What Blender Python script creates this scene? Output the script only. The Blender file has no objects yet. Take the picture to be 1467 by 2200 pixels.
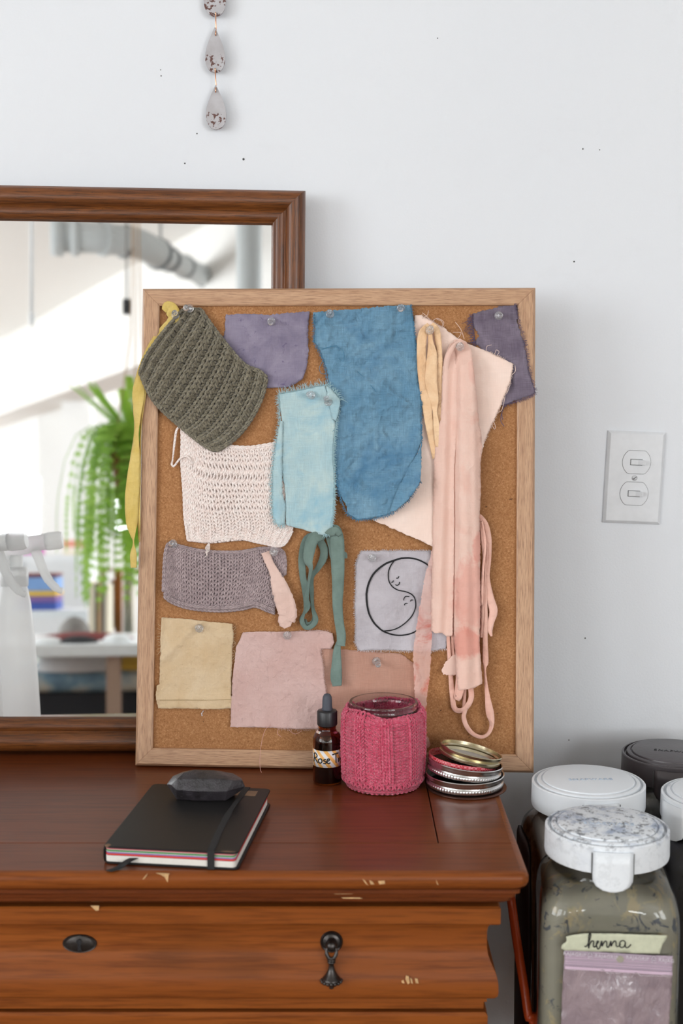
import bpy, math, random
import numpy as np
from mathutils import Vector, Matrix, noise, geometry
PI = math.pi
random.seed(7)
rng = np.random.RandomState(7)
scene = bpy.context.scene
COL = scene.collection

# ------------------------------------------------------------------ camera
DT = 0.85                      # height of the dresser top
FPX, PITCH = 2800.0, math.radians(6.5)
CAM = Vector((0.0, -1.63, DT + 0.47))
cd = bpy.data.cameras.new('camera')
cam = bpy.data.objects.new('camera', cd)
COL.objects.link(cam)
cam.location = CAM
cam.rotation_euler = (math.radians(90) - PITCH, 0, 0)
cd.sensor_fit = 'VERTICAL'
cd.sensor_height = 36.0
cd.lens = FPX / 2200 * 36.0
cd.clip_start = 0.02
cd.clip_end = 60
cd.dof.use_dof = True
cd.dof.focus_distance = 1.50
cd.dof.aperture_fstop = 5.0
scene.camera = cam
scene.view_settings.view_transform = 'Standard'
scene.view_settings.look = 'None'
scene.view_settings.gamma = 1
scene.view_settings.use_curve_mapping = False
scene.view_settings.exposure = -0.08
try:
    scene.cycles.max_bounces = 12
    scene.cycles.transparent_max_bounces = 16
    scene.cycles.caustics_reflective = False
    scene.cycles.sample_clamp_indirect = 6.0
except Exception:
    pass

# ------------------------------------------------------------------ world and window light
world = bpy.data.worlds.new('overcast_sky')
scene.world = world
world.use_nodes = True
bg = world.node_tree.nodes['Background']
bg.inputs['Color'].default_value = (0.93, 0.97, 1.0, 1)
bg.inputs['Strength'].default_value = 2.2

ROOM = dict(x0=-4.2, x1=3.0, y0=-16.0, y1=0.0, z1=3.0)
LEFT_WINDOWS = [(-4.4, -2.0), (-8.2, -5.4), (-14.2, -10.9)]     # openings in the left wall (y range)
WZ = (0.95, 2.80)
def window_light(name, loc, rot, sx, sy, power, color=(0.94, 0.975, 1.0)):
    l = bpy.data.lights.new(name, 'AREA')
    l.shape = 'RECTANGLE'; l.size = sx; l.size_y = sy
    l.energy = power; l.color = color
    o = bpy.data.objects.new(name, l); COL.objects.link(o)
    o.location = loc; o.rotation_euler = rot
    return o
for i, (a, b) in enumerate(LEFT_WINDOWS):
    window_light('window_daylight_and_fill', (ROOM['x0'] - 0.10, (a + b) / 2, sum(WZ) / 2), (0, -PI / 2, 0), WZ[1] - WZ[0], b - a, (118, 120, 160)[i])
RIGHT_FILL_WINDOWS = [(-7.4, -4.2), (-12.0, -9.0)]  # unseen openings, added in the right wall for frontal fill light
for i, (a, b) in enumerate(RIGHT_FILL_WINDOWS):
    window_light('window_daylight_and_fill', (ROOM['x1'] + 0.10, (a + b) / 2, sum(WZ) / 2), (0, PI / 2, 0), WZ[1] - WZ[0], b - a, (190, 190)[i])  # fill lamps outside the added right-hand openings
REAR_WINDOWS = [(-3.7, -2.45), (-1.62, -0.5), (0.6, 1.9)]     # openings in the wall behind the camera (x range)
RZ = (1.30, 2.12)
for (a, b) in REAR_WINDOWS:
    window_light('window_daylight_and_fill', ((a + b) / 2, ROOM['y0'] - 0.10, sum(RZ) / 2), (PI / 2, 0, 0), b - a, RZ[1] - RZ[0], 60)

# ------------------------------------------------------------------ geometry of the view: pixel -> ray
FW = Vector((0, math.cos(PITCH), -math.sin(PITCH)))
UP = Vector((0, math.sin(PITCH), math.cos(PITCH)))
def ray(px, py):
    return Vector((1, 0, 0)) * ((px - 733.5) / FPX) + FW + UP * (-(py - 1100) / FPX)
def on_y(px, py, y):           # where that sight line meets the upright plane y
    r = ray(px, py); return CAM + r * ((y - CAM.y) / r.y)
def on_z(px, py, z):
    r = ray(px, py); return CAM + r * ((z - CAM.z) / r.z)
def frame_axes(yaw, lean, roll):
    X = Vector((math.cos(yaw), math.sin(yaw), 0)); N0 = Vector((math.sin(yaw), -math.cos(yaw), 0))
    Y = math.cos(lean) * Vector((0, 0, 1)) - math.sin(lean) * N0
    N = X.cross(Y)
    X2 = math.cos(roll) * X + math.sin(roll) * Y
    Y2 = -math.sin(roll) * X + math.cos(roll) * Y
    return X2, Y2, N
def mat_of(O, X, Y, N):
    return Matrix(((X.x, Y.x, N.x, O.x), (X.y, Y.y, N.y, O.y), (X.z, Y.z, N.z, O.z), (0, 0, 0, 1)))

# ------------------------------------------------------------------ mesh helper
class MB:
    def __init__(s): s.v = []; s.f = []; s.uv = None
    def add(s, vs, fs, uvs=None):
        o = len(s.v); s.v.extend([tuple(v) for v in vs])
        s.f.extend([tuple(i + o for i in f) for f in fs])
        if uvs is not None:
            if s.uv is None: s.uv = []
            while len(s.uv) < o: s.uv.append((0, 0))
            s.uv.extend(uvs)
        return s
    def box(s, x0, x1, y0, y1, z0, z1):
        v = [(x, y, z) for z in (z0, z1) for y in (y0, y1) for x in (x0, x1)]
        return s.add(v, [(0, 2, 3, 1), (4, 5, 7, 6), (0, 1, 5, 4), (2, 6, 7, 3), (0, 4, 6, 2), (1, 3, 7, 5)])
    def lathe(s, prof, n=32, c=(0, 0, 0), M=None, close=False, wob=None):
        vs = []; fs = []
        m = len(prof)
        for i in range(n):
            a = 2 * PI * i / n
            for j, (r, z) in enumerate(prof):
                k = wob(a, j) if wob else 1
                p = Vector((r * k * math.cos(a), r * k * math.sin(a), z))
                if M is not None: p = M @ p
                vs.append((p.x + c[0], p.y + c[1], p.z + c[2]))
        for i in range(n):
            k = (i + 1) % n
            for j in range(m - 1 + (1 if close else 0)):
                j2 = (j + 1) % m
                fs.append((i * m + j, k * m + j, k * m + j2, i * m + j2))
        s.add(vs, fs)
        o = len(s.v) - len(vs)
        if not close:
            if prof[0][0] > 1e-6: s.f.append(tuple(o + i * m for i in range(n))[::-1])
            if prof[-1][0] > 1e-6: s.f.append(tuple(o + i * m + m - 1 for i in range(n)))
        return s
    def tube(s, pts, r, n=8, closed=False, up=(0, 0, 1), flat=1.0, uv=False, ulen=None):
        P = np.array([tuple(p) for p in pts], float); k = len(P)
        if closed: T = np.roll(P, -1, 0) - np.roll(P, 1, 0)
        else:
            T = np.gradient(P, axis=0)
        T /= (np.linalg.norm(T, axis=1)[:, None] + 1e-12)
        U = np.tile(np.array(up, float), (k, 1))
        A = np.cross(T, U); l = np.linalg.norm(A, axis=1)
        bad = l < 0.05
        if bad.any(): A[bad] = np.cross(T[bad], np.array([0.9, 0.3, 0.1])); 
        A /= (np.linalg.norm(A, axis=1)[:, None] + 1e-12)
        B = np.cross(A, T)
        R = np.array(r, float) * np.ones(k)
        vs = []; uvs = []
        L = np.concatenate([[0], np.cumsum(np.linalg.norm(np.diff(P, axis=0), axis=1))])
        for j in range(n):
            a = 2 * PI * j / n
            vs.append(P + (A * math.cos(a) + B * math.sin(a) * flat) * R[:, None])
        V = np.stack(vs, 1).reshape(-1, 3)
        fs = []
        kk = k if closed else k - 1
        for i in range(kk):
            i2 = (i + 1) % k
            for j in range(n):
                j2 = (j + 1) % n
                fs.append((i * n + j, i2 * n + j, i2 * n + j2, i * n + j2))
        if not closed:
            fs.append(tuple(range(n))); fs.append(tuple((k - 1) * n + j for j in range(n))[::-1])
        if uv:
            uvs = [(L[i], j / n) for i in range(k) for j in range(n)]
            s.add(V.tolist(), fs, uvs)
        else: s.add(V.tolist(), fs)
        return s
    def ball(s, c, r, n=10, m=7, sc=(1, 1, 1)):
        vs = [(c[0], c[1], c[2] - r * sc[2])]; fs = []
        for j in range(1, m):
            b = -PI / 2 + PI * j / m
            for i in range(n):
                a = 2 * PI * i / n
                vs.append((c[0] + r * sc[0] * math.cos(b) * math.cos(a), c[1] + r * sc[1] * math.cos(b) * math.sin(a), c[2] + r * sc[2] * math.sin(b)))
        vs.append((c[0], c[1], c[2] + r * sc[2]))
        for i in range(n): fs.append((0, 1 + (i + 1) % n, 1 + i))
        for j in range(m - 2):
            for i in range(n):
                a = 1 + j * n + i; b = 1 + j * n + (i + 1) % n
                fs.append((a, b, b + n, a + n))
        t = len(vs) - 1
        for i in range(n): fs.append((t, t - n + i, t - n + (i + 1) % n))
        return s.add(vs, fs)
    def strip(s, pts, w, up=(0, 0, 1)):        # flat pen stroke lying in a plane
        P = [Vector(p) for p in pts]; vs = []; U = Vector(up); n = len(P)
        W = w if hasattr(w, '__len__') else [w] * n
        for i, p in enumerate(P):
            t = (P[min(i + 1, n - 1)] - P[max(i - 1, 0)]).normalized(); a = U.cross(t).normalized() * W[i] / 2
            vs += [p + a, p - a]
        return s.add(vs, [(2 * i, 2 * i + 1, 2 * i + 3, 2 * i + 2) for i in range(n - 1)])
    def build(s, name, mat, parent=None, smooth=True, M=None, solid=0, bevel=0, angle=None, origin=None, sub=0):
        me = bpy.data.meshes.new(name)
        v = s.v
        if origin is not None:
            o_ = origin; v = [(a - o_[0], b - o_[1], c - o_[2]) for a, b, c in v]
        me.from_pydata(v, [], s.f)
        me.materials.append(mat)
        if s.uv is not None:
            lay = me.uv_layers.new(name='UVMap')
            idx = np.zeros(len(me.loops), dtype=np.int32); me.loops.foreach_get('vertex_index', idx)
            uv = np.array(s.uv + [(0, 0)] * (len(s.v) - len(s.uv)), dtype=np.float32)[idx]
            lay.data.foreach_set('uv', uv.ravel())
        if smooth: me.polygons.foreach_set('use_smooth', [True] * len(me.polygons))
        me.update()
        if smooth and angle is not None:
            try: me.set_sharp_from_angle(angle=math.radians(angle))
            except Exception: pass
        o = bpy.data.objects.new(name, me); COL.objects.link(o)
        if parent is not None:
            o.parent = parent
        if origin is not None: o.location = origin
        if M is not None: o.matrix_world = M if origin is None else M @ Matrix.Translation(origin)
        if solid:
            m = o.modifiers.new('thickness', 'SOLIDIFY'); m.thickness = solid; m.offset = -1
        if bevel:
            m = o.modifiers.new('bevel', 'BEVEL'); m.width = bevel; m.segments = 3; m.limit_method = 'ANGLE'; m.angle_limit = math.radians(40)
        if sub:
            m = o.modifiers.new('sub', 'SUBSURF'); m.levels = sub; m.render_levels = sub
        return o
def thing(name, label, cat, M=None, group=None, loc=None):
    o = bpy.data.objects.new(name, None); COL.objects.link(o); o.empty_display_size = 0.05
    if M is not None: o.matrix_world = M
    if loc is not None: o.location = loc
    return tag(o, label, cat, group)
def tag(o, label, cat, group=None):
    o['label'] = label; o['category'] = cat
    if group: o['group'] = group
    return o
def structure(o): o['kind'] = 'structure'; return o
def catmull(P, n=8, closed=False):
    P = [tuple(p) for p in P]; out = []; k = len(P)
    A = np.array(P, float)
    rngi = range(k if closed else k - 1)
    for i in rngi:
        if closed: p0, p1, p2, p3 = A[(i - 1) % k], A[i], A[(i + 1) % k], A[(i + 2) % k]
        else: p0, p1, p2, p3 = A[max(i - 1, 0)], A[i], A[i + 1], A[min(i + 2, k - 1)]
        for j in range(n):
            t = j / n
            out.append(0.5 * ((2 * p1) + (-p0 + p2) * t + (2 * p0 - 5 * p1 + 4 * p2 - p3) * t * t + (-p0 + 3 * p1 - 3 * p2 + p3) * t ** 3))
    if not closed: out.append(A[-1])
    return [tuple(p) for p in out]
def sstep(a, b, x):
    t = min(1, max(0, (x - a) / (b - a))); return t * t * (3 - 2 * t)
def nz(x, y, s=0.0): return noise.noise(Vector((x, y, s)))
# ------------------------------------------------------------------ materials
def lin(c):
    return c / 12.92 if c <= 0.04045 else ((c + 0.055) / 1.055) ** 2.4
def rgb(r, g, b, k=1.0):
    return (lin(r / 255) * k, lin(g / 255) * k, lin(b / 255) * k, 1)
class NT:
    def __init__(s, name):
        s.m = bpy.data.materials.new(name); s.m.use_nodes = True
        s.t = s.m.node_tree; s.b = s.t.nodes['Principled BSDF']; s.out = s.t.nodes['Material Output']
    def n(s, typ, **kw):
        o = s.t.nodes.new(typ)
        for k, v in kw.items():
            if k.startswith('i_'):
                o.inputs[k[2:].replace('_', ' ')].default_value = v
            else: setattr(o, k, v)
        return o
    def l(s, a, b): s.t.links.new(a, b)
    def coords(s, scale=(1, 1, 1), rot=(0, 0, 0), uv=False):
        tc = s.n('ShaderNodeTexCoord'); mp = s.n('ShaderNodeMapping')
        s.l(tc.outputs['UV' if uv else 'Object'], mp.inputs['Vector'])
        mp.inputs['Scale'].default_value = scale; mp.inputs['Rotation'].default_value = rot
        return mp.outputs['Vector']
    def noise(s, vec, scale, detail=4, rough=0.55, dist=0):
        o = s.n('ShaderNodeTexNoise'); s.l(vec, o.inputs['Vector'])
        o.inputs['Scale'].default_value = scale; o.inputs['Detail'].default_value = detail
        o.inputs['Roughness'].default_value = rough; o.inputs['Distortion'].default_value = dist
        return o.outputs['Fac']
    def ramp(s, fac, stops):
        o = s.n('ShaderNodeValToRGB'); e = o.color_ramp.elements
        while len(e) < len(stops): e.new(0.5)
        for i, (p, c) in enumerate(stops):
            e[i].position = p; e[i].color = c if hasattr(c, '__len__') else (c, c, c, 1)
        s.l(fac, o.inputs['Fac']); return o.outputs['Color']
    def mix(s, fac, a, b, mode='MIX'):
        o = s.n('ShaderNodeMix', data_type='RGBA', blend_type=mode)
        for i, x in ((0, fac), (6, a), (7, b)):
            if hasattr(x, 'is_linked') or hasattr(x, 'links'): s.l(x, o.inputs[i])
            else: o.inputs[i].default_value = x
        return o.outputs[2]
    def math(s, op, a, b=0.0, c=0.0):
        o = s.n('ShaderNodeMath', operation=op)
        for i, x in enumerate((a, b, c)):
            if hasattr(x, 'links'): s.l(x, o.inputs[i])
            else: o.inputs[i].default_value = x
        return o.outputs[0]
    def bump(s, h, strength=0.3, dist=0.001, prev=None):
        o = s.n('ShaderNodeBump'); s.l(h, o.inputs['Height'])
        o.inputs['Strength'].default_value = strength; o.inputs['Distance'].default_value = dist
        if prev is not None: s.l(prev, o.inputs['Normal'])
        return o.outputs['Normal']
    def base(s, c):
        if hasattr(c, 'links'): s.l(c, s.b.inputs['Base Color'])
        else: s.b.inputs['Base Color'].default_value = c
    def set(s, **kw):
        for k, v in kw.items(): s.b.inputs[k.replace('_', ' ')].default_value = v
        return s
def plain(name, c, rough=0.5, metal=0.0, bumpy=0.0, bscale=200, var=0.06):
    t = NT(name); v = t.coords()
    n = t.noise(v, bscale * 0.25, 3)
    t.base(t.mix(t.ramp(n, [(0.3, 0.0), (0.7, 1.0)]), tuple(x * (1 - var) for x in c[:3]) + (1,), c))
    t.set(Roughness=rough, Metallic=metal)
    if bumpy:
        t.l(t.bump(t.noise(v, bscale, 3), bumpy, 0.001), t.b.inputs['Normal'])
    return t.m
def fabric(name, c1, c2, spots=None, spotcol=None, *, mottle=30, weave=0.5, crumple=0.4, cs=60, stain=None, alpha=None, trans=0.0, streak=0.25, stain_scale=25, stain_pos=(0.55, 0.72), wscale=1.0, sheen=0.2):
    t = NT(name); v = t.coords()
    m = t.ramp(t.noise(v, mottle, 5, 0.6, 0.4), [(0.32, 0.0), (0.68, 1.0)])
    col = t.mix(m, c1, c2)
    vx = t.coords((60 * wscale, 1500 * wscale, 1)); vy = t.coords((1500 * wscale, 60 * wscale, 1))
    sx = t.noise(vx, 1, 2); sy = t.noise(vy, 1, 2)
    ws = t.math('ADD', sx, sy)
    if streak:
        f = t.ramp(t.math('MULTIPLY', ws, 0.5), [(0.36, 1 - streak), (0.64, 1 + 0.0)])
        col = t.mix(1.0, col, f, 'MULTIPLY')
    if stain:
        st = t.ramp(t.noise(v, stain_scale, 4, 0.6, 0.6), [(stain_pos[0], 0.0), (stain_pos[1], 1.0)])
        col = t.mix(st, col, stain)
    if spots:       # dye stains of their own shape: ragged ellipses at fixed places on the cloth
        wob = t.noise(v, 60, 4, 0.65, 0.5)
        sp = t.n('ShaderNodeSeparateXYZ'); t.l(v, sp.inputs[0])
        for (sx_, sy_, rx, ry, amt) in spots:
            dx = t.math('DIVIDE', t.math('SUBTRACT', sp.outputs[0], sx_), rx); dy = t.math('DIVIDE', t.math('SUBTRACT', sp.outputs[1], sy_), ry)
            d2 = t.math('SQRT', t.math('ADD', t.math('MULTIPLY', dx, dx), t.math('MULTIPLY', dy, dy)))
            d2 = t.math('ADD', d2, t.math('MULTIPLY', wob, 1.1))
            col = t.mix(t.ramp(d2, [(0.0, amt * 0.7), (0.70, amt), (0.92 if False else 0.9, amt * 0.9), (1.0, 0.0)]) if False else t.ramp(t.math('MULTIPLY', d2, 0.6), [(0.74, amt), (0.92, 0.0)]), col, spotcol)
    t.base(col)
    t.set(Roughness=0.9)
    t.b.inputs['Sheen Weight'].default_value = sheen
    t.b.inputs['Specular IOR Level'].default_value = 0.15
    b = t.bump(t.noise(v, cs, 4, 0.55, 0.6), crumple, 0.005)
    nw = t.n('ShaderNodeTexNoise'); t.l(v, nw.inputs['Vector']); nw.inputs['Scale'].default_value = cs * 0.7; nw.inputs['Detail'].default_value = 2
    wv = t.n('ShaderNodeVectorMath', operation='SCALE'); t.l(nw.outputs['Color'], wv.inputs[0]); wv.inputs['Scale'].default_value = 0.9 / cs
    av = t.n('ShaderNodeVectorMath', operation='ADD'); t.l(v, av.inputs[0]); t.l(wv.outputs[0], av.inputs[1])
    for k_, d_ in ((0.55, 0.010), (1.25, 0.004)):
        vc = t.n('ShaderNodeTexVoronoi', feature='F1'); t.l(av.outputs[0], vc.inputs['Vector']); vc.inputs['Scale'].default_value = cs * k_
        b = t.bump(vc.outputs['Distance'], min(1.0, crumple * 0.9), d_ * min(1.0, 38.0 / cs + 0.25), b)
    vo = t.n('ShaderNodeTexVoronoi', feature='DISTANCE_TO_EDGE'); t.l(v, vo.inputs['Vector']); vo.inputs['Scale'].default_value = cs * 0.8
    b = t.bump(t.ramp(vo.outputs['Distance'], [(0.0, 1.0), (0.12, 0.0)]), crumple * 0.25, 0.0008, b)
    b = t.bump(ws, weave, 0.0006, b)
    t.l(b, t.b.inputs['Normal'])
    if trans or alpha is not None:
        tr = t.n('ShaderNodeBsdfTranslucent'); t.l(col, tr.inputs['Color'])
        mx = t.n('ShaderNodeMixShader'); mx.inputs[0].default_value = trans
        t.l(t.b.outputs[0], mx.inputs[1]); t.l(tr.outputs[0], mx.inputs[2])
        last = mx.outputs[0]
        if alpha is not None:
            tp = t.n('ShaderNodeBsdfTransparent'); m2 = t.n('ShaderNodeMixShader'); m2.inputs[0].default_value = alpha
            t.l(tp.outputs[0], m2.inputs[1]); t.l(last, m2.inputs[2]); last = m2.outputs[0]
        t.l(last, t.out.inputs['Surface'])
    return t.m
def yarn(name, c1, c2, plies=900.0, fleck=None, bump=0.8):
    t = NT(name); v = t.coords()
    col = t.mix(t.ramp(t.noise(v, 160, 4), [(0.35, 0.0), (0.65, 1.0)]), c1, c2)
    if fleck: col = t.mix(t.ramp(t.noise(v, 700, 3), [(0.56, 0.0), (0.66, 1.0)]), col, fleck)
    uv = t.n('ShaderNodeUVMap'); sp = t.n('ShaderNodeSeparateXYZ'); t.l(uv.outputs[0], sp.inputs[0])
    a = t.math('MULTIPLY', sp.outputs[0], plies); b = t.math('MULTIPLY', sp.outputs[1], 2 * PI * 2)
    w = t.math('SINE', t.math('ADD', a, b))
    g = t.ramp(w, [(0.0, 0.68), (0.5, 1.0)])
    t.base(t.mix(0.45, col, t.mix(1.0, col, g, 'MULTIPLY')))
    bn = t.bump(w, bump, 0.0007)
    bn = t.bump(t.noise(v, 2500, 3), 0.5, 0.0006, bn)
    t.l(bn, t.b.inputs['Normal'])
    t.set(Roughness=0.95); t.b.inputs['Sheen Weight'].default_value = 0.25; t.b.inputs['Specular IOR Level'].default_value = 0.1
    return t.m
def wood(name, c1, c2, c3=None, axis=0, stretch=14, scale=60, rough=0.4, bump=0.15, coat=0.0, knots=False, fine=1.0, spec=0.5, big=(0.35, 0.65), coat_rough=0.15, speck=0.0):
    t = NT(name)
    sc = [scale] * 3; sc[axis] = scale / stretch
    v = t.coords(tuple(sc))
    n = t.noise(v, 1, 6, 0.6, 0.8)
    sc2 = [scale * 9 * fine] * 3; sc2[axis] = scale * 0.5
    v2 = t.coords(tuple(sc2)); n2 = t.noise(v2, 1, 3, 0.6)
    col = t.mix(t.ramp(n, [(big[0], 0.0), (big[1], 1.0)]), c1, c2)
    if c3: col = t.mix(t.ramp(n2, [(0.46, 0.0), (0.68, 0.75)]), col, c3)
    if knots:
        v3 = t.coords((7, 7, 7)) if axis != 0 else t.coords((4, 9, 9))
        k = t.noise(v3, 1, 2)
        col = t.mix(t.ramp(k, [(0.66, 0.0), (0.8, 0.7)]), col, tuple(x * 0.35 for x in c1[:3]) + (1,))
    if speck:
        vs_ = t.coords((900, 900, 900)) if axis != 0 else t.coords((350, 900, 900))
        col = t.mix(t.ramp(t.noise(vs_, 1, 2), [(0.66, 0.0), (0.74, speck)]), col, tuple(x * 0.15 for x in c1[:3]) + (1,))
    t.base(col); t.set(Roughness=rough)
    t.b.inputs['Specular IOR Level'].default_value = spec
    t.b.inputs['Coat Weight'].default_value = coat; t.b.inputs['Coat Roughness'].default_value = coat_rough
    t.l(t.bump(n2, bump, 0.0005), t.b.inputs['Normal'])
    return t.m
def glass(name, c=(1, 1, 1, 1), rough=0.0, ior=1.45):
    t = NT(name); t.base(c); t.set(Roughness=rough, IOR=ior); t.b.inputs['Transmission Weight'].default_value = 1.0
    # light passes through clear glass: shadow stays light
    return t.m

M = {}
K, K2 = 0.98, 1.10
def mk_materials():
    t = NT('painted_plaster'); v = t.coords()
    big = t.noise(v, 1.3, 4, 0.5)
    col = t.mix(t.ramp(big, [(0.3, 0.0), (0.7, 1.0)]), (0.795, 0.82, 0.86, 1), (0.825, 0.845, 0.875, 1))
    sp = t.noise(v, 45, 3, 0.5)
    col = t.mix(t.ramp(sp, [(0.80, 0.0), (0.83, 0.5)]), col, (0.25, 0.23, 0.22, 1))
    sm = t.noise(t.coords((3, 1, 5)), 2.0, 6, 0.7)
    col = t.mix(t.ramp(sm, [(0.60, 0.0), (0.85, 0.35)]), col, (0.68, 0.69, 0.71, 1))
    t.base(col); t.set(Roughness=0.6)
    b = t.bump(t.noise(v, 380, 3, 0.6), 0.22, 0.001)
    b = t.bump(t.ramp(t.noise(v, 38, 2), [(0.74, 0.0), (0.80, 1.0)]), 0.35, 0.0012, b)
    b = t.bump(t.noise(v, 9, 3), 0.10, 0.006, b)
    t.l(b, t.b.inputs['Normal']); M['wall'] = t.m
    M['white'] = plain('white_paint', (0.82, 0.82, 0.81, 1), 0.6, bumpy=0.05)
    M['ceiling'] = plain('warm_white_ceiling', (0.84, 0.82, 0.79, 1), 0.8)
    M['floor'] = wood('worn_floorboards', rgb(150, 128, 110), rgb(120, 98, 82), rgb(90, 72, 60), axis=1, scale=12, rough=0.5)
    t = NT('cork'); v = t.coords()
    n = t.noise(v, 480, 5, 0.8)
    col = t.ramp(n, [(0.30, rgb(120, 74, 40, 1)), (0.44, rgb(164, 112, 68, 1)), (0.56, rgb(180, 128, 82, 1)), (0.70, rgb(214, 168, 120, 1))])
    n2 = t.noise(v, 900, 2); col = t.mix(t.ramp(n2, [(0.66, 0.0), (0.74, 0.55)]), col, rgb(95, 55, 30))
    n4 = t.noise(v, 110, 2); col = t.mix(t.ramp(n4, [(0.74, 0.0), (0.78, 0.9)]), col, rgb(70, 40, 22))
    n3 = t.noise(v, 14, 3); col = t.mix(t.ramp(n3, [(0.35, 0.0), (0.7, 0.30)]), col, rgb(150, 100, 58, 1))
    t.base(col); t.set(Roughness=0.85); t.l(t.bump(n, 0.5, 0.0008), t.b.inputs['Normal']); M['cork'] = t.m
    M['oak'] = wood('light_oak_laminate', rgb(206, 166, 132, K), rgb(188, 146, 112, K), rgb(140, 98, 72, K), axis=0, stretch=22, scale=110, rough=0.45, bump=0.12)
    M['walnut'] = wood('walnut_frame', rgb(130, 76, 34), rgb(98, 54, 23), rgb(54, 30, 14), axis=0, stretch=9, scale=70, rough=0.38, bump=0.25, coat=0.12, speck=0.8)
    M['dresser'] = wood('stained_pine', rgb(148, 82, 33), rgb(126, 65, 25), rgb(102, 51, 19), axis=0, stretch=16, scale=28, rough=0.36, bump=0.04, coat=0.04, knots=True, coat_rough=0.25, spec=0.2, big=(0.25, 0.75))
    M['dresser_top'] = wood('varnished_pine_top', rgb(122, 62, 30), rgb(106, 51, 24), rgb(90, 42, 20), axis=0, stretch=16, scale=24, rough=0.36, bump=0.03, coat=0.22, coat_rough=0.16, spec=0.25, big=(0.25, 0.75))
    M['moulding'] = wood('dark_stained_pine', rgb(118, 60, 27), rgb(98, 47, 20), rgb(76, 36, 16), axis=0, stretch=18, scale=34, rough=0.36, bump=0.05, coat=0.04, coat_rough=0.25, spec=0.2)
    M['raw_wood'] = plain('splintered_raw_wood', rgb(222, 180, 128), 0.9, bumpy=0.5, bscale=900, var=0.3)
    M['iron'] = plain('dark_bronze', rgb(78, 74, 72), 0.32, 0.9, bumpy=0.15, bscale=500, var=0.3)
    M['mirror'] = NT('silvered_glass').set(Metallic=1.0, Roughness=0.015).m
    M['mirror'].node_tree.nodes['Principled BSDF'].inputs['Base Color'].default_value = (0.95, 0.96, 0.955, 1)
    M['black_edge'] = plain('black_seam', (0.01, 0.008, 0.006, 1), 0.7)
    M['pin'] = glass('clear_plastic', (0.97, 0.97, 0.98, 1), 0.03, 1.42); M['pin'].node_tree.nodes['Principled BSDF'].inputs['Transmission Weight'].default_value = 0.86
    M['steel'] = plain('steel', (0.72, 0.72, 0.72, 1), 0.22, 1.0)
    # fabrics
    M['f_purple'] = fabric('violet_felted_cotton', rgb(128, 119, 142, K), rgb(158, 149, 168, K), mottle=35, weave=0.25, crumple=0.35, cs=70, streak=0.12, stain=rgb(96, 84, 118), stain_scale=120, stain_pos=(0.62, 0.75))
    M['f_blue'] = fabric('indigo_linen', rgb(102, 150, 182, 1.0), rgb(138, 178, 202, 1.0), mottle=16, weave=0.9, crumple=1.0, cs=38, streak=0.28, stain=rgb(78, 126, 162), stain_scale=13, stain_pos=(0.50, 0.70))
    M['f_light'] = fabric('pale_indigo_linen', rgb(172, 206, 216, 1.03), rgb(202, 222, 220, 1.03), mottle=22, weave=0.9, crumple=0.25, cs=45, streak=0.16, stain=rgb(142, 190, 210), stain_scale=16, stain_pos=(0.50, 0.72))
    M['f_light_thread'] = plain('pale_blue_thread', rgb(176, 208, 214), 0.9)
    M['f_blue_thread'] = plain('blue_thread', rgb(84, 140, 172), 0.9)
    M['f_pale'] = fabric('pale_peach_cotton', rgb(240, 212, 198, K2), rgb(246, 224, 212, K2), mottle=18, weave=0.3, crumple=0.25, cs=40, streak=0.06, stain=rgb(238, 190, 172), stain_scale=6, stain_pos=(0.55, 0.75))
    M['f_pale_thread'] = plain('peach_thread', rgb(238, 214, 202), 0.9)
    M['f_chiffon'] = fabric('salmon_silk', rgb(246, 208, 192, K2), rgb(249, 218, 204, K2), [(0.012, -0.290, 0.022, 0.048, 0.42), (0.008, -0.345, 0.022, 0.020, 0.6), (0.022, -0.235, 0.008, 0.022, 0.5), (0.016, -0.03, .01, .02, .15)], rgb(240, 148, 130), mottle=14, weave=0.15, crumple=0.26, cs=75, streak=0.05, stain=rgb(246, 190, 172), stain_scale=12, stain_pos=(0.58, 0.8), trans=0.2)
    M['f_sheer'] = fabric('sheer_salmon_silk', rgb(244, 196, 182, K2), rgb(248, 214, 204, K2), mottle=14, weave=0.15, crumple=0.35, cs=90, streak=0.08, stain=rgb(236, 120, 100), stain_scale=30, stain_pos=(0.50, 0.66), trans=0.25, alpha=0.74)
    M['f_apricot'] = fabric('apricot_cotton', rgb(226, 180, 136, K2), rgb(242, 208, 170, K2), mottle=30, weave=0.3, crumple=0.6, cs=60, streak=0.05)
    M['f_plum'] = fabric('plum_linen', rgb(118, 106, 124, K), rgb(148, 136, 152, K), mottle=40, weave=0.9, crumple=0.25, cs=50, streak=0.35)
    M['f_plum_thread'] = plain('plum_thread', rgb(100, 88, 116), 0.9)
    M['f_strip'] = fabric('dusty_rose_silk', rgb(218, 184, 172, K2), rgb(228, 198, 186, K2), mottle=25, weave=0.3, crumple=0.35, cs=80, streak=0.05)
    M['f_green'] = fabric('grey_green_silk', rgb(100, 118, 111, 1.05), rgb(126, 146, 138, 1.05), mottle=25, weave=0.2, crumple=0.2, cs=80, streak=0.05)
    M['f_beige'] = fabric('straw_cotton', rgb(218, 188, 148, K), rgb(230, 206, 172, K), mottle=25, weave=0.3, crumple=0.3, cs=150, streak=0.05)
    M['f_dusty'] = fabric('dusty_pink_cotton', rgb(212, 174, 166, K), rgb(226, 194, 188, K), mottle=12, weave=0.3, crumple=0.36, cs=140, streak=0.05, stain=rgb(182, 138, 128), stain_scale=20, stain_pos=(0.66, 0.8))
    M['f_rust'] = fabric('rose_brown_linen', rgb(198, 148, 128, K), rgb(212, 168, 150, K), mottle=10, weave=0.9, crumple=0.3, cs=40, streak=0.14)
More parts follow.
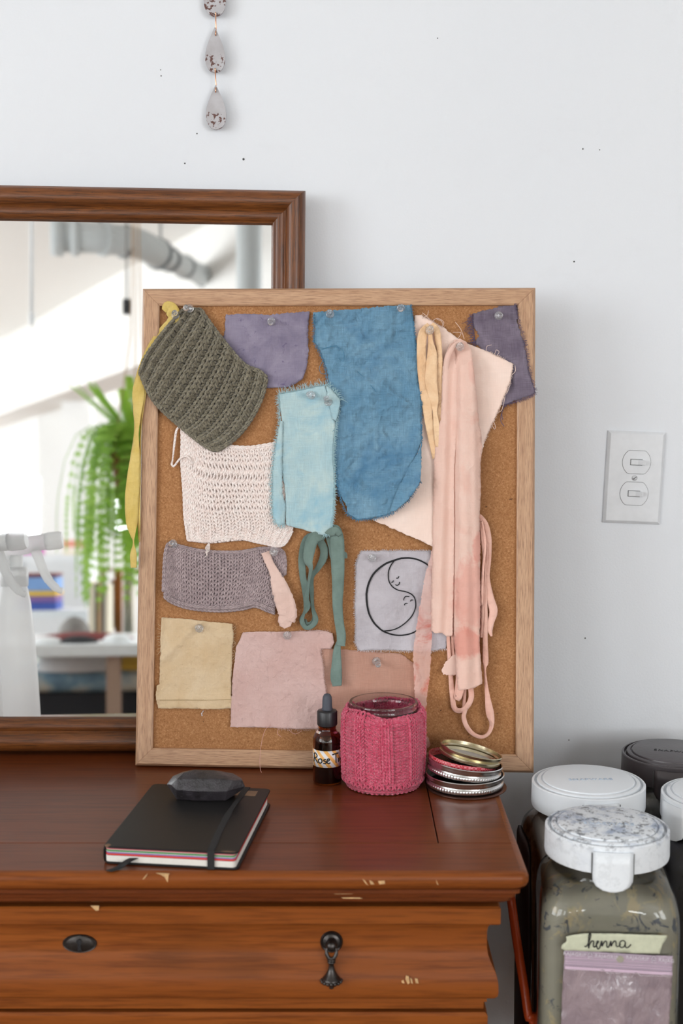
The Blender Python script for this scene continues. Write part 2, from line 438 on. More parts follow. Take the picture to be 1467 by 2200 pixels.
    M['f_grey'] = fabric('lilac_grey_flannel', rgb(186, 179, 185, K), rgb(206, 200, 206, K), mottle=18, weave=0.4, crumple=0.6, cs=40, streak=0.06)
    M['f_grey_thread'] = plain('grey_thread', rgb(224, 216, 218), 0.9)
    M['f_yellow'] = fabric('yellow_silk', rgb(224, 194, 104, K2), rgb(240, 216, 140, K2), mottle=30, weave=0.2, crumple=0.35, cs=80, streak=0.08, trans=0.2)
    M['f_rib'] = fabric('rose_silk_ribbon', rgb(226, 172, 154, K2), rgb(238, 194, 178, K2), mottle=30, weave=0.2, crumple=0.3, cs=120, streak=0.05)
    M['ink'] = plain('black_ink', (0.012, 0.012, 0.014, 1), 0.8)
    M['y_olive'] = yarn('olive_wool', rgb(128, 120, 102, 1.02), rgb(154, 146, 126, 1.02), 900, rgb(92, 88, 78), 0.9)
    M['y_white'] = yarn('cream_cotton_yarn', rgb(250, 232, 224, 1.12), rgb(254, 242, 236, 1.12), 1500, None, 0.5)
    M['y_mauve'] = yarn('mauve_wool', rgb(174, 154, 156, K2), rgb(198, 178, 179, K2), 1300, None, 0.8)
    M['y_pink'] = yarn('raspberry_wool', rgb(208, 72, 102, K2), rgb(228, 104, 130, K2), 1300, rgb(240, 150, 165), 0.8)
    # props
    M['amber'] = glass('amber_glass', (0.42, 0.13, 0.02, 1), 0.02, 1.45)
    M['tincture'] = plain('dark_tincture', (0.02, 0.004, 0.004, 1), 0.15)
    M['cap'] = plain('black_ribbed_plastic', (0.018, 0.018, 0.02, 1), 0.4)
    M['rubber'] = plain('slate_rubber', rgb(72, 76, 86), 0.6)
    M['clear'] = glass('clear_glass', (0.98, 0.97, 0.98, 1), 0.0, 1.45)
    M['tin'] = plain('brushed_tin', (0.78, 0.77, 0.76, 1), 0.24, 1.0, bumpy=0.05, bscale=300)
    M['brass'] = plain('pale_gold_tin', (0.62, 0.55, 0.38, 1), 0.26, 1.0, bumpy=0.05)
    M['liner'] = plain('white_liner', rgb(200, 198, 190), 0.4)
    M['copper'] = plain('copper_wire', (0.85, 0.42, 0.25, 1), 0.25, 1.0)
    M['copper_rim'] = plain('brown_bronze_rim', rgb(120, 88, 78), 0.3, 0.8)
    t = NT('red_checked_print'); v = t.coords((420, 420, 420))
    ch = t.n('ShaderNodeTexChecker'); t.l(v, ch.inputs[0]); ch.inputs[1].default_value = rgb(190, 34, 52); ch.inputs[2].default_value = rgb(214, 120, 126); ch.inputs[3].default_value = 1
    t.base(ch.outputs[0]); t.set(Roughness=0.35); M['red'] = t.m
    t = NT('flecked_ceramic'); v0 = t.coords()
    oi = t.n('ShaderNodeObjectInfo'); va = t.n('ShaderNodeVectorMath', operation='ADD'); t.l(v0, va.inputs[0]); t.l(oi.outputs['Random'], va.inputs[1]); v = va.outputs[0]
    col = t.mix(t.ramp(t.noise(v, 60, 3), [(0.3, 0.0), (0.7, 1.0)]), rgb(178, 174, 176, K), rgb(196, 194, 197, K))
    sp = t.n('ShaderNodeSeparateXYZ'); tc = t.n('ShaderNodeTexCoord'); t.l(tc.outputs['Object'], sp.inputs[0])
    low = t.ramp(t.math('ADD', t.math('MULTIPLY', sp.outputs[2], -60.0), t.math('MULTIPLY', t.noise(v, 160, 2), 0.9)), [(0.42, 0.0), (0.50, 1.0)])
    f = t.math('MULTIPLY', t.ramp(t.noise(v, 230, 3, 0.55), [(0.54, 0.0), (0.56, 1.0)]), low)
    col = t.mix(f, col, rgb(98, 62, 54)); t.base(col); t.set(Roughness=0.5); M['ceramic'] = t.m
    M['pages'] = plain('page_block', rgb(232, 228, 220), 0.9, bumpy=0.3, bscale=1500)
    for nme, c in (('pg_green', (74, 150, 84)), ('pg_red', (224, 70, 56)), ('pg_purple', (130, 108, 168)), ('pg_pink', (220, 150, 150)), ('pg_maroon', (164, 58, 74)), ('pg_teal', (170, 210, 205))):
        M[nme] = plain(nme[3:] + '_paper', rgb(*c), 0.9)
    M['cover'] = plain('black_leatherette', (0.012, 0.0115, 0.0115, 1), 0.45, bumpy=0.12, bscale=1200); M['cover'].node_tree.nodes['Principled BSDF'].inputs['Specular IOR Level'].default_value = 0.22
    M['elastic'] = plain('black_elastic', (0.015, 0.015, 0.016, 1), 0.8, bumpy=0.4, bscale=1500)
    M['kraft'] = plain('worn_kraft_paper', rgb(150, 118, 92), 0.8, var=0.4)
    t = NT('smoky_quartz'); v = t.coords()
    n = t.noise(v, 55, 6, 0.7)
    t.base(t.mix(t.ramp(n, [(0.35, 0.0), (0.7, 1.0)]), rgb(30, 26, 28), rgb(66, 61, 66)))
    t.set(Roughness=0.22); t.b.inputs['Transmission Weight'].default_value = 0.15; t.b.inputs['Coat Weight'].default_value = 0.15; t.set(Roughness=0.34)
    t.l(t.bump(n, 1.0, 0.003), t.b.inputs['Normal']); M['quartz'] = t.m
    M['plate'] = plain('painted_switch_plate', (0.795, 0.81, 0.835, 1), 0.4, bumpy=0.08, bscale=300)
    M['gap'] = plain('dark_gap', (0.10, 0.10, 0.10, 1), 0.8)
    # jars
    def lidmat(name, amount, scale=90):
        t = NT(name); v = t.coords()
        up = t.n('ShaderNodeSeparateXYZ'); ge = t.n('ShaderNodeTexCoord'); t.l(ge.outputs['Object'], up.inputs[0])
        hz = t.ramp(t.math('ADD', t.math('MULTIPLY', up.outputs[2], 40.0), 0.6), [(0.25, 0.10), (0.7, 1.0)])
        n = t.noise(v, scale * 0.35, 6, 0.72, 0.8)
        f = t.math('MULTIPLY', t.ramp(n, [(0.66 - amount * 0.18, 0.0), (0.78 - amount * 0.14, 0.8)]), hz)
        c = t.mix(f, rgb(238, 242, 246, 0.98), rgb(74, 110, 160))
        n2 = t.noise(v, scale, 6, 0.75); f2 = t.math('MULTIPLY', t.ramp(n2, [(0.73 - amount * 0.20, 0.0), (0.80 - amount * 0.22, 0.92)]), hz)
        c = t.mix(f2, c, rgb(34, 38, 52)); t.base(c); t.set(Roughness=0.42); return t.m
    M['lid_dirty'] = lidmat('dye_stained_white_plastic', 1.0)
    M['lid_clean'] = lidmat('white_plastic_lid', 0.0)
    M['lid_spot'] = lidmat('dye_speckled_plastic', 0.6, 70)
    M['lid_dark'] = plain('dark_grey_plastic', rgb(84, 78, 80), 0.35, 0.2, bumpy=0.2)
    M['emboss'] = plain('embossed_plastic', rgb(196, 208, 222), 0.5)
    def residue(name, c1, c2, c3, c4, sc=40):
        t = NT(name); v = t.coords()
        c = t.mix(t.ramp(t.noise(v, sc * 0.4, 5, 0.6), [(0.3, 0.0), (0.7, 1.0)]), c1, c2)
        c = t.mix(t.ramp(t.noise(v, sc * .8, 5, 0.65, 0.8), [(0.56, 0.0), (0.62, 0.75)]), c, c3)
        c = t.mix(t.ramp(t.noise(v, sc * 1.5, 4, 0.62, 1.2), [(0.60, 0.0), (0.66, 0.85)]), c, c4)
        t.base(c); t.set(Roughness=0.6); return t.m
    M['res_green'] = residue('grey_green_powder_film', rgb(170, 163, 146), rgb(150, 145, 131), rgb(196, 176, 138), rgb(62, 72, 92))
    M['res_pink'] = residue('pinkish_grey_powder', rgb(228, 216, 210), rgb(236, 228, 224), rgb(150, 138, 134), rgb(210, 206, 204), 20)
    M['res_dark'] = residue('slate_powder', rgb(104, 102, 118), rgb(136, 134, 142), rgb(120, 116, 118), rgb(40, 42, 56), 20)
    M['res_grey'] = residue('grey_powder_film', rgb(150, 148, 146), rgb(120, 118, 120), rgb(170, 168, 160), rgb(90, 96, 100), 20)
    t = NT('clear_jar_wall'); gl = t.n('ShaderNodeBsdfGlossy'); gl.inputs['Roughness'].default_value = 0.04
    fr = t.n('ShaderNodeFresnel'); fr.inputs['IOR'].default_value = 1.5; tp = t.n('ShaderNodeBsdfTransparent'); tp.inputs['Color'].default_value = (0.93, 0.94, 0.92, 1); mx = t.n('ShaderNodeMixShader')
    t.l(fr.outputs[0], mx.inputs[0]); t.l(tp.outputs[0], mx.inputs[1]); t.l(gl.outputs[0], mx.inputs[2]); t.l(mx.outputs[0], t.out.inputs['Surface']); M['jarglass'] = t.m
    M['tape'] = plain('masking_tape', rgb(206, 208, 182, 1.0), 0.8, bumpy=0.2, bscale=600, var=0.12)
    t = NT('lilac_tinted_plastic_bag'); v = t.coords()
    n = t.noise(v, 26, 5, 0.6, 1.0)
    c = t.mix(t.ramp(n, [(0.3, 0.0), (0.7, 1.0)]), rgb(132, 116, 124), rgb(164, 146, 150))
    sp = t.n('ShaderNodeSeparateXYZ'); tc = t.n('ShaderNodeTexCoord'); t.l(tc.outputs['Object'], sp.inputs[0])
    c = t.mix(t.ramp(t.math('MULTIPLY', sp.outputs[2], -12.0), [(0.55, 0.0), (1.0, 1.0)]), c, rgb(150, 112, 100))
    t.base(c); t.set(Roughness=0.16); t.b.inputs['Coat Weight'].default_value = 0.6
    wv = t.noise(t.coords((1, 1, 0.45)), 55, 4, 0.6, 2.2); t.l(t.bump(wv, 0.7, 0.004), t.b.inputs['Normal']); M['bag'] = t.m
    M['bagband'] = plain('lilac_zip_band', rgb(176, 158, 172), 0.25)
    M['bagline'] = plain('pink_zip_ridge', rgb(216, 190, 208), 0.25)
    M['whiteprint'] = plain('white_print', rgb(226, 218, 226), 0.5)
    M['orange'] = plain('orange_enamel', rgb(210, 82, 36), 0.3)
    M['maroon'] = plain('dark_maroon_canvas', rgb(52, 30, 28), 0.6)
    M['steelshelf'] = plain('dark_shelf', rgb(60, 58, 58), 0.6)
    # room behind the camera
    M['duct'] = plain('painted_duct', rgb(208, 213, 214), 0.7)
    M['duct_ring'] = plain('galvanised_ring', rgb(120, 126, 130), 0.6)
    t = NT('white_spray_plastic'); t.base((0.96, 0.965, 0.965, 1)); t.set(Roughness=0.3)
    tr = t.n('ShaderNodeBsdfTranslucent'); tr.inputs['Color'].default_value = (0.95, 0.96, 0.96, 1); mx = t.n('ShaderNodeMixShader'); mx.inputs[0].default_value = 0.7
    t.l(t.b.outputs[0], mx.inputs[1]); t.l(tr.outputs[0], mx.inputs[2]); tp = t.n('ShaderNodeBsdfTransparent'); m2 = t.n('ShaderNodeMixShader'); m2.inputs[0].default_value = 0.28; t.l(mx.outputs[0], m2.inputs[1]); t.l(tp.outputs[0], m2.inputs[2]); t.l(m2.outputs[0], t.out.inputs['Surface']); M['pvc'] = t.m
    t = NT('fern_green'); v = t.coords(); t.base(t.mix(t.ramp(t.noise(v, 9, 3), [(0.35, 0.0), (0.65, 1.0)]), rgb(110, 158, 44), rgb(172, 212, 84)))
    t.set(Roughness=0.6); tr = t.n('ShaderNodeBsdfTranslucent'); tr.inputs['Color'].default_value = rgb(170, 215, 80)
    mx = t.n('ShaderNodeMixShader'); mx.inputs[0].default_value = 0.4; t.l(t.b.outputs[0], mx.inputs[1]); t.l(tr.outputs[0], mx.inputs[2]); t.l(mx.outputs[0], t.out.inputs['Surface'])
    M['fern'] = t.m
    for nme, c in (('c_blue', (62, 88, 170)), ('c_sky', (130, 165, 215)), ('c_yellow', (230, 190, 80)), ('c_purple', (130, 100, 160)), ('c_pink', (212, 130, 190)), ('c_orange', (226, 150, 70)),
                   ('c_cream', (232, 222, 200)), ('c_tan', (196, 160, 120)), ('c_black', (34, 34, 38)), ('c_grey', (132, 128, 124)), ('c_red', (120, 50, 48)), ('c_white', (236, 238, 240)), ('c_denim', (100, 128, 150)), ('c_coral', (220, 150, 130)), ('c_wood', (168, 140, 122)), ('c_terra', (150, 92, 62))):
        M[nme] = plain('studio_' + nme[2:], rgb(*c), 0.8)
    t = NT('tie_dyed_cover'); v = t.coords(); t.base(t.ramp(t.noise(v, 5, 3), [(0.35, rgb(60, 84, 110)), (0.5, rgb(130, 160, 176)), (0.62, rgb(216, 214, 200))])); t.set(Roughness=0.9); M['tiedye'] = t.m
    t = NT('window_pane'); gl = t.n('ShaderNodeBsdfGlossy'); gl.inputs['Roughness'].default_value = 0.0
    tp = t.n('ShaderNodeBsdfTransparent'); mx = t.n('ShaderNodeMixShader'); mx.inputs[0].default_value = 0.05
    t.l(tp.outputs[0], mx.inputs[1]); t.l(gl.outputs[0], mx.inputs[2]); t.l(mx.outputs[0], t.out.inputs['Surface']); M['pane'] = t.m
mk_materials()
# ------------------------------------------------------------------ cork board and everything pinned to it
BO = Vector((-0.24177861, -0.14948378, DT + 0.0026)); BX, BY, BN = frame_axes(-0.05799419, 0.15329494, -0.00069512)
BM = mat_of(BO, BX, BY, BN); BW, BH = 0.46351566, 0.56279976
CORK = -0.005
BI = BM.inverted()
CL = BI @ CAM; BR3 = BI.to_3x3()
def BLoc(px, py, h=0.0):
    r = BR3 @ ray(px, py); t = (CORK + h - CL.z) / r.z
    return Vector((CL.x + r.x * t, CL.y + r.y * t, CORK + h))
def rail(px, py=0):            # the frame rails stand proud of the cork
    l = 345 - (py - 655) * 0.016; r = 1108 + (1100 - py) * 0.006
    return 0.0058 * (1 - sstep(l - 2, l + 22, px)) + 0.0058 * sstep(r - 18, r + 2, px)
RW = 0.021
board = thing('cork_board', 'cork pin board in a light wood frame, leaning back against the mirror and wall', 'notice board', BM)
def rail_mesh(L, name, pos, rot):
    # local: x along the rail, y=0 outer edge .. RW inner edge, z depth; mitred ends
    mb = MB(); prof = [(0, -0.018), (0, -0.004), (0.0028, 0.0), (RW - 0.002, 0.0), (RW, -0.001), (RW, -0.018)]
    vs = []
    for e in (0, 1):
        for (y, z) in prof: vs.append((y if e == 0 else L - y, y, z))
    k = len(prof); fs = [(i, i + k, (i + 1) % k + k, (i + 1) % k) for i in range(k)]
    fs += [tuple(range(k)), tuple(range(k, 2 * k))[::-1]]
    fs = [f[::-1] for f in fs]
    mb.add(vs, fs)
    o = mb.build(name, M['oak'], board, smooth=False, bevel=0.0004)
    o.location = pos; o.rotation_euler = (0, 0, rot); return o
rail_mesh(BW, 'frame_rail', (0, 0, 0), 0)
rail_mesh(BH, 'frame_rail', (BW, 0, 0), PI / 2)
rail_mesh(BW, 'frame_rail', (BW, BH, 0), PI)
rail_mesh(BH, 'frame_rail', (0, BH, 0), -PI / 2)
MB().box(RW - 0.001, BW - RW + 0.001, RW - 0.001, BH - RW + 0.001, -0.013, CORK).build('cork_panel', M['cork'], board, smooth=False)

def inside(poly, x, y):
    c = False; n = len(poly); j = n - 1
    for i in range(n):
        xi, yi = poly[i]; xj, yj = poly[j]
        if (yi > y) != (yj > y) and x < (xj - xi) * (y - yi) / (yj - yi) + xi: c = not c
        j = i
    return c
def resample(poly, step, fray, seed=0, closed=True, hf=1.0):
    out = []; n = len(poly)
    for i in range(n if closed else n - 1):
        a = np.array(poly[i][:2], float); b = np.array(poly[(i + 1) % n][:2], float); L = np.linalg.norm(b - a)
        k = max(1, int(round(L / step))); nn = np.array([-(b - a)[1], (b - a)[0]]) / (L + 1e-9)
        for j in range(k):
            p = a + (b - a) * j / k
            d = fray * (1.1 * hf * nz(p[0] * 0.33, p[1] * 0.33, seed) + 0.7 * nz(p[0] * 0.8, p[1] * 0.8, seed + 2) + 0.9 * nz(p[0] * 0.06, p[1] * 0.06, seed + 5))
            out.append(tuple(p + nn * d))
    return out
def sheet(outline, mat, name, h, fray=2.0, step=4.5, seed=0, parent=None, solid=0.0007, origin=None, M_=None):
    ol = resample(outline, step * 0.8, fray, seed)
    xs = [p[0] for p in ol]; ys = [p[1] for p in ol]
    pts = []
    y = min(ys) + step * 0.5; r = 0
    while y < max(ys):
        x = min(xs) + (step * 0.5 if r % 2 else 0)
        while x < max(xs):
            if inside(ol, x, y):
                pts.append((x + random.uniform(-.15, .15) * step, y + random.uniform(-.15, .15) * step))
            x += step
        y += step * 0.87; r += 1
    # drop interior points hugging the outline
    A = np.array(ol); P = np.array(pts) if pts else np.zeros((0, 2))
    keep = []
    for p in P:
        if ((A - p) ** 2).sum(1).min() > (step * 0.5) ** 2: keep.append(tuple(p))
    allp = [Vector(p) for p in ol] + [Vector(p) for p in keep]
    n = len(ol)
    r = geometry.delaunay_2d_cdt(allp, [], [list(range(n))], 1, 1e-4)
    V, Fc = r[0], r[2]
    mb = MB(); vs = []
    for v in V: vs.append(tuple(BLoc(v.x, v.y, h(v.x, v.y))))
    fs = []
    for f in Fc:
        a, b, c = (Vector(vs[i]) for i in f[:3])
        nrm = (b - a).cross(c - a)
        fs.append(tuple(f) if nrm.z >= 0 else tuple(reversed(f)))
    mb.add(vs, fs)
    o = mb.build(name, mat, parent, True, M=M_, solid=solid, origin=origin)
    return o, ol
def fringe(segs, h, mat, name, length, every=2.2, parent=None, r=0.00028, curl=0.5, seed=0, droop=0.15, origin=None, M_=None, wild=0.0):
    # loose threads leaving a torn edge; segs = polylines in picture pixels of the board, outward side on the left
    mb = MB(); rd = random.Random(seed)
    for seg in segs:
        pl = resample(seg, every, 1.0, seed, closed=False)
        for i in range(len(pl) - 1):
            p = np.array(pl[i]); t = np.array(pl[i + 1]) - p; t = t / (np.linalg.norm(t) + 1e-9); nrm = np.array([t[1], -t[0]])
            L = length * rd.uniform(0.4, 1.25) * (1 + (wild if rd.random() < 0.08 else 0))
            d = nrm + t * rd.uniform(-.6, .6) * curl; d /= np.linalg.norm(d); pts = []
            c = rd.uniform(-1, 1) * curl
            for k in range(5):
                s = k / 4.0
                q = p - d * 1.5 + d * (L + 1.5) * s + t * c * L * s * s * 0.7 + np.array([0, droop * L * s * s])
                pts.append(BLoc(q[0], q[1], h(q[0], q[1]) + 0.0006 + 0.0012 * s * rd.uniform(-.3, 1)))
            mb.tube(pts, [r, r, r, r * .8, r * .4], 4, up=(0.1, 0.05, 1))
    o = mb.build(name, mat, parent, True, M=M_, origin=origin); o['kind'] = 'stuff'; return o
def Hf(base, amp=0.0008, L=60, seed=0, lift=None, rails=True, tilt=(0, 0), fine=0.0):
    def f(x, y):
        v = base + amp * (1.2 * nz(x / L, y / L, seed) + 0.5 * nz(x / L * 2.7, y / L * 2.7, seed + 3)) + amp * 0.4
        if fine: v += fine * (abs(nz(x / 17, y / 17, seed + 9)) + 0.5 * abs(nz(x / 8, y / 8, seed + 11)))
        if lift: v += lift(x, y)
        if rails: v = max(v, rail(x, y) + base * 0.6)
        return max(v, 0.0004)
    return f
def ctr(ol): 
    a = np.array(ol)[:, :2]; return BLoc(*(a.mean(0)), 0.0)
def swatch(name, label, cat, outline, mat, h, fray=2.0, step=4.5, seed=0, fr=None, frmat=None, extra=None, partname='cloth_panel', solid=0.0007, group=None):
    c = BLoc(*np.array(outline)[:, :2].mean(0), 0.0)
    Mo = BM @ Matrix.Translation(c)
    if fr is None and extra is None:
        o, ol = sheet(outline, mat, name, h, fray, step, seed, None, solid, origin=tuple(c), M_=BM)
        return tag(o, label, cat, group)
    root = thing(name, label, cat, Mo, group)
    o, ol = sheet(outline, mat, partname, h, fray, step, seed, root, solid, origin=tuple(c)); o.location = (0, 0, 0)
    for k, f in enumerate(fr or []):
        g = fringe(f['segs'], h, frmat, f.get('name', 'frayed_edge'), f['len'], f.get('every', 2.2), root, f.get('r', 0.00027), f.get('curl', .5), seed + k, f.get('droop', .15), origin=tuple(c), wild=f.get('wild', 0)); g.location = (0, 0, 0)
    if extra: extra(root, c)
    return root
def threads(paths, mat, name, root, c, r=0.0003, h0=0.002):
    for p in paths:
        q = catmull([(a[0], a[1], a[2] if len(a) > 2 else h0) for a in p], 6)
        o = MB().tube([BLoc(*a) for a in q], r, 5, up=(0.1, 0.05, 1)).build(name, mat, root, True, origin=tuple(c)); o.location = (0, 0, 0)
def ribbon(path, mat, name, parent=None, origin=None, M_=None, n=7, cup=0.035, ragged=0.8, seed=0, solid=0.0005, cross=7):
    # path rows: px, py, width px, height above cork, twist in degrees
    q = catmull(path, n); P = [BLoc(a[0], a[1], a[3]) for a in q]; mb = MB(); vs = []
    k = len(P)
    for i in range(k):
        t = (P[min(i + 1, k - 1)] - P[max(i - 1, 0)]); t.z *= 0.5
        t.normalize(); a = Vector((0, 0, 1)).cross(t)
        if a.length < 1e-3: a = Vector((1, 0, 0))
        a.normalize(); b = t.cross(a).normalized()
        tw = math.radians(q[i][4]); w = q[i][2] * 0.00054
        cdir = a * math.cos(tw) + b * math.sin(tw); nd = -a * math.sin(tw) + b * math.cos(tw)
        wl = w * 0.5 * (1 + 0.06 * ragged * nz(i * .9, seed, 1)); wr = w * 0.5 * (1 + 0.06 * ragged * nz(i * .9, seed, 7))
        for j in range(cross):
            s = j / (cross - 1) * 2 - 1
            off = cup * w * (math.cos(s * 2.2 + 0.6 * nz(i * .15, j * .0, seed)) - 0.3) + 0.05 * w * nz(i * .12, s * 2.5, seed) + 0.03 * w * nz(i * .35, s * 4, seed + 4)
            vs.append(tuple(P[i] + cdir * (s * (wl if s < 0 else wr)) + nd * off))
    fs = []
    for i in range(k - 1):
        for j in range(cross - 1):
            a = i * cross + j; fs.append((a, a + cross, a + cross + 1, a + 1))
    mb.add(vs, fs)
    o = mb.build(name, mat, parent, True, M=M_, solid=solid, origin=origin)
    if parent is not None: o.location = (0, 0, 0)
    return o

# --- knitted swatches: every row is one looping yarn
def knit_rows(mb, cols, rows, fmap, kind, r, d, a=0.27, amp=0.86, npt=12, sides=6, closed=False, rfun=None):
    for rr in range(rows):
        N = cols * npt; pts = []
        for i in range(N + (0 if closed else 1)):
            t = 2 * PI * i / npt; c = min(cols - 1, i // npt) if not closed else ((i + npt // 2) // npt) % cols
            if not closed: c = min(cols - 1, int((i + npt / 2) // npt))
            s = kind(c, rr)
            A = amp * (rfun(c, rr) if rfun else 1)
            u = i / npt + a * math.sin(2 * t); v = rr + 0.5 + A * math.cos(t) 
            w = -s * d * math.cos(2 * t)
            jit = 0.05 * nz(u * .7, rr * 1.3, 2)
            pts.append(fmap(u + jit, v + 0.06 * nz(u * .5, rr * .8, 4), w + (0.35 * d if s > 0 else -0.35 * d)))
        R = r
        mb.tube(pts, R, sides, closed=closed, up=(0.02, 0.03, 1), uv=True)
def coons(T, R, B, L):
    # boundary polylines, T left->right, B left->right, L top->bottom, R top->bottom
    def ev(P, t):
        P = np.array(P, float); n = len(P) - 1; x = min(max(t, 0), 1) * n; i = min(int(x), n - 1); f = x - i
        p0, p1, p2, p3 = P[max(i - 1, 0)], P[i], P[i + 1], P[min(i + 2, n)]
        return 0.5 * ((2 * p1) + (-p0 + p2) * f + (2 * p0 - 5 * p1 + 4 * p2 - p3) * f * f + (-p0 + 3 * p1 - 3 * p2 + p3) * f ** 3)
    c00, c10, c01, c11 = map(lambda p: np.array(p, float), (T[0], T[-1], B[0], B[-1]))
    def f(u, v):
        return (1 - v) * ev(T, u) + v * ev(B, u) + (1 - u) * ev(L, v) + u * ev(R, v) - ((1 - u) * (1 - v) * c00 + u * (1 - v) * c10 + (1 - u) * v * c01 + u * v * c11)
    return f
def chain_edge(mb, pts3, r, pitch, wdt, seed=0):
    # plaited cast-off edge: alternating teardrop links along a path in board space
    P = [Vector(p) for p in pts3]; L = [0]
    for i in range(1, len(P)): L.append(L[-1] + (P[i] - P[i - 1]).length)
    n = max(2, int(L[-1] / pitch))
    def at(s):
        s = min(max(s, 0), L[-1] - 1e-9)
        for i in range(1, len(L)):
            if L[i] >= s:
                f = (s - L[i - 1]) / (L[i] - L[i - 1] + 1e-12); return P[i - 1].lerp(P[i], f)
        return P[-1]
    for k in range(n):
        s0 = L[-1] * k / n
        for sd in (-1, 1):
            q = []
            for j in range(7):
                x = j / 6; c = at(s0 + x * pitch * 1.35); c2 = at(s0 + x * pitch * 1.35 + 0.0005)
                t = (c2 - c)
                if t.length < 1e-9: t = Vector((1, 0, 0))
                t.normalize(); a = Vector((0, 0, 1)).cross(t).normalized()
                q.append(c + a * sd * wdt * (0.15 + 0.5 * math.sin(PI * x * 0.9)) + Vector((0, 0, 0.6 * r * math.sin(PI * x))))
            mb.tube(q, [r * .6, r * .95, r, r, r, r * .9, r * .5], 6, up=(0.02, 0.03, 1), uv=True)

def finish_knit(mb, name, label, mat, c, extra=None, partname='knitted_fabric'):
    if extra is None:
        return tag(mb.build(name, mat, None, True, M=BM, origin=tuple(c)), label, 'knitted swatch')
    root = thing(name, label, 'knitted swatch', BM @ Matrix.Translation(c))
    o = mb.build(partname, mat, root, True, origin=tuple(c)); o.location = (0, 0, 0)
    extra(root, c); return root
def backing(mb, f, h, n=26, m=26):
    vs = [tuple(BLoc(*(f(0.01 + 0.98 * i / n, 0.01 + 0.98 * j / m)), h(*f(i / n, j / m)))) for j in range(m + 1) for i in range(n + 1)]
    fs = [(j * (n + 1) + i, (j + 1) * (n + 1) + i, (j + 1) * (n + 1) + i + 1, j * (n + 1) + i + 1) for j in range(m) for i in range(n)]
    mb.add(vs, fs)

# olive ribbed swatch
fo = coons(T=[(388, 668), (345, 718), (312, 765), (300, 797)], B=[(572, 812), (564, 848), (545, 890), (520, 926), (492, 952), (462, 966)],
           L=[(388, 668), (428, 670), (468, 722), (520, 780), (572, 812)], R=[(300, 797), (332, 862), (398, 922), (462, 966)])
mb = MB()
OC, ORW = 17, 20       # courses across, wales along
def oh(x, y): return 0.0045 + rail(x) * 0.75 + 0.0012 * nz(x / 70, y / 70, 1)
def omap(u, v, w):
    # u along the courses (rows of rib side by side), v along a wale
    x, y = fo(min(max(v / 17.0, -.02), 1.02), min(max(u / 20.0, -.02), 1.02)) 
    return BLoc(x, y, oh(x, y) + w + 0.0022)
def okind(c, r): return 1 if c % 2 == 0 else -1
def omap2(u, v, w):
    c = u / 2.0 - math.floor(u / 2.0); return omap(u, v, w + 0.0024 * math.cos(2 * PI * (u - 0.5) / 2.0))
knit_rows(mb, 20, 17, omap2, okind, 0.00185, 0.0017, a=0.22, amp=0.9, npt=12)
backing(mb, fo, lambda x, y: oh(x, y) - 0.0006)
ed = [(388, 668), (428, 666), (440, 680), (474, 726), (522, 782), (556, 798), (572, 812), (564, 848), (545, 890), (520, 926), (492, 952), (462, 966)]
chain_edge(mb, [BLoc(a, b, oh(a, b) + 0.0022) for a, b in catmull(ed[:7], 6)], 0.0017, 0.0058, 0.0022)
chain_edge(mb, [BLoc(a, b, oh(a, b) + 0.0022) for a, b in catmull([(300, 797), (332, 862), (398, 924), (458, 966), (490, 952)], 8)], 0.0016, 0.0055, 0.002)
chain_edge(mb, [BLoc(a, b, oh(a, b) + 0.002) for a, b in catmull(ed[6:], 6)], 0.0017, 0.006, 0.0022)
finish_knit(mb, 'ribbed_knit_swatch', 'chunky olive grey ribbed knit swatch hanging diagonally at the board\'s top left', M['y_olive'], BLoc(435, 810, 0))

# cream swatch with dropped stitches
fw = coons(T=[(390, 912), (430, 952), (500, 962), (560, 958), (605, 950)], B=[(404, 1160), (450, 1166), (520, 1160), (575, 1166), (606, 1172)],
           L=[(390, 912), (392, 975), (396, 1060), (398, 1120), (404, 1160)], R=[(605, 950), (612, 1010), (620, 1080), (630, 1130), (606, 1172)])
WR = 21
def wh(x, y): return 0.0028 + 0.0008 * nz(x / 60, y / 60, 3) + rail(x)
vmap_w = [0]
for r_ in range(WR): vmap_w.append(vmap_w[-1] + (1.9 if r_ in (4, 5) else 1.7 if r_ in (10,) else 1.0))
def wv(v):
    v = min(max(v, -0.4), WR + 0.3)
    i = min(max(int(math.floor(v)), 0), WR - 1); return (vmap_w[i] + (vmap_w[i + 1] - vmap_w[i]) * (v - i)) / vmap_w[-1]
def wmap(u, v, w):
    vv = wv(v); sh = 0.9 * math.sin(PI * min(max((vv - 0.16) / 0.22, 0), 1)) * math.sin(vv * 30) * 0.35
    x, y = fw(min(max((u + sh) / 22.0, -.02), 1.02), 1 - (1 - min(max(vv, -.02), 1.02)))
    return BLoc(x, y, wh(x, y) + w)
def wmap_f(u, v, w): return wmap(u, WR - v, w)
mb = MB()
knit_rows(mb, 22, WR, wmap_f, lambda c, r: (1 if r > 4 or c % 2 == 0 else -1), 0.00126, 0.0011, a=0.27, amp=0.9)
backing(mb, fw, lambda x, y: wh(x, y) - 0.0012)
chain_edge(mb, [BLoc(a, b, wh(a, b) + .001) for a, b in catmull([(478, 958), (530, 962), (570, 957), (606, 950)], 8)], 0.0014, 0.0062, 0.0018)
chain_edge(mb, [BLoc(a, b, wh(a, b) + .001) for a, b in catmull([(402, 1160), (450, 1162), (500, 1154), (560, 1166), (606, 1172), (628, 1140)], 8)], 0.0011, 0.0045, 0.0014)
chain_edge(mb, [BLoc(a, b, wh(a, b) + .001) for a, b in catmull([(390, 912), (391, 950), (390, 990), (395, 1060), (397, 1110), (404, 1160)], 8)], 0.0011, 0.0055, 0.0012)
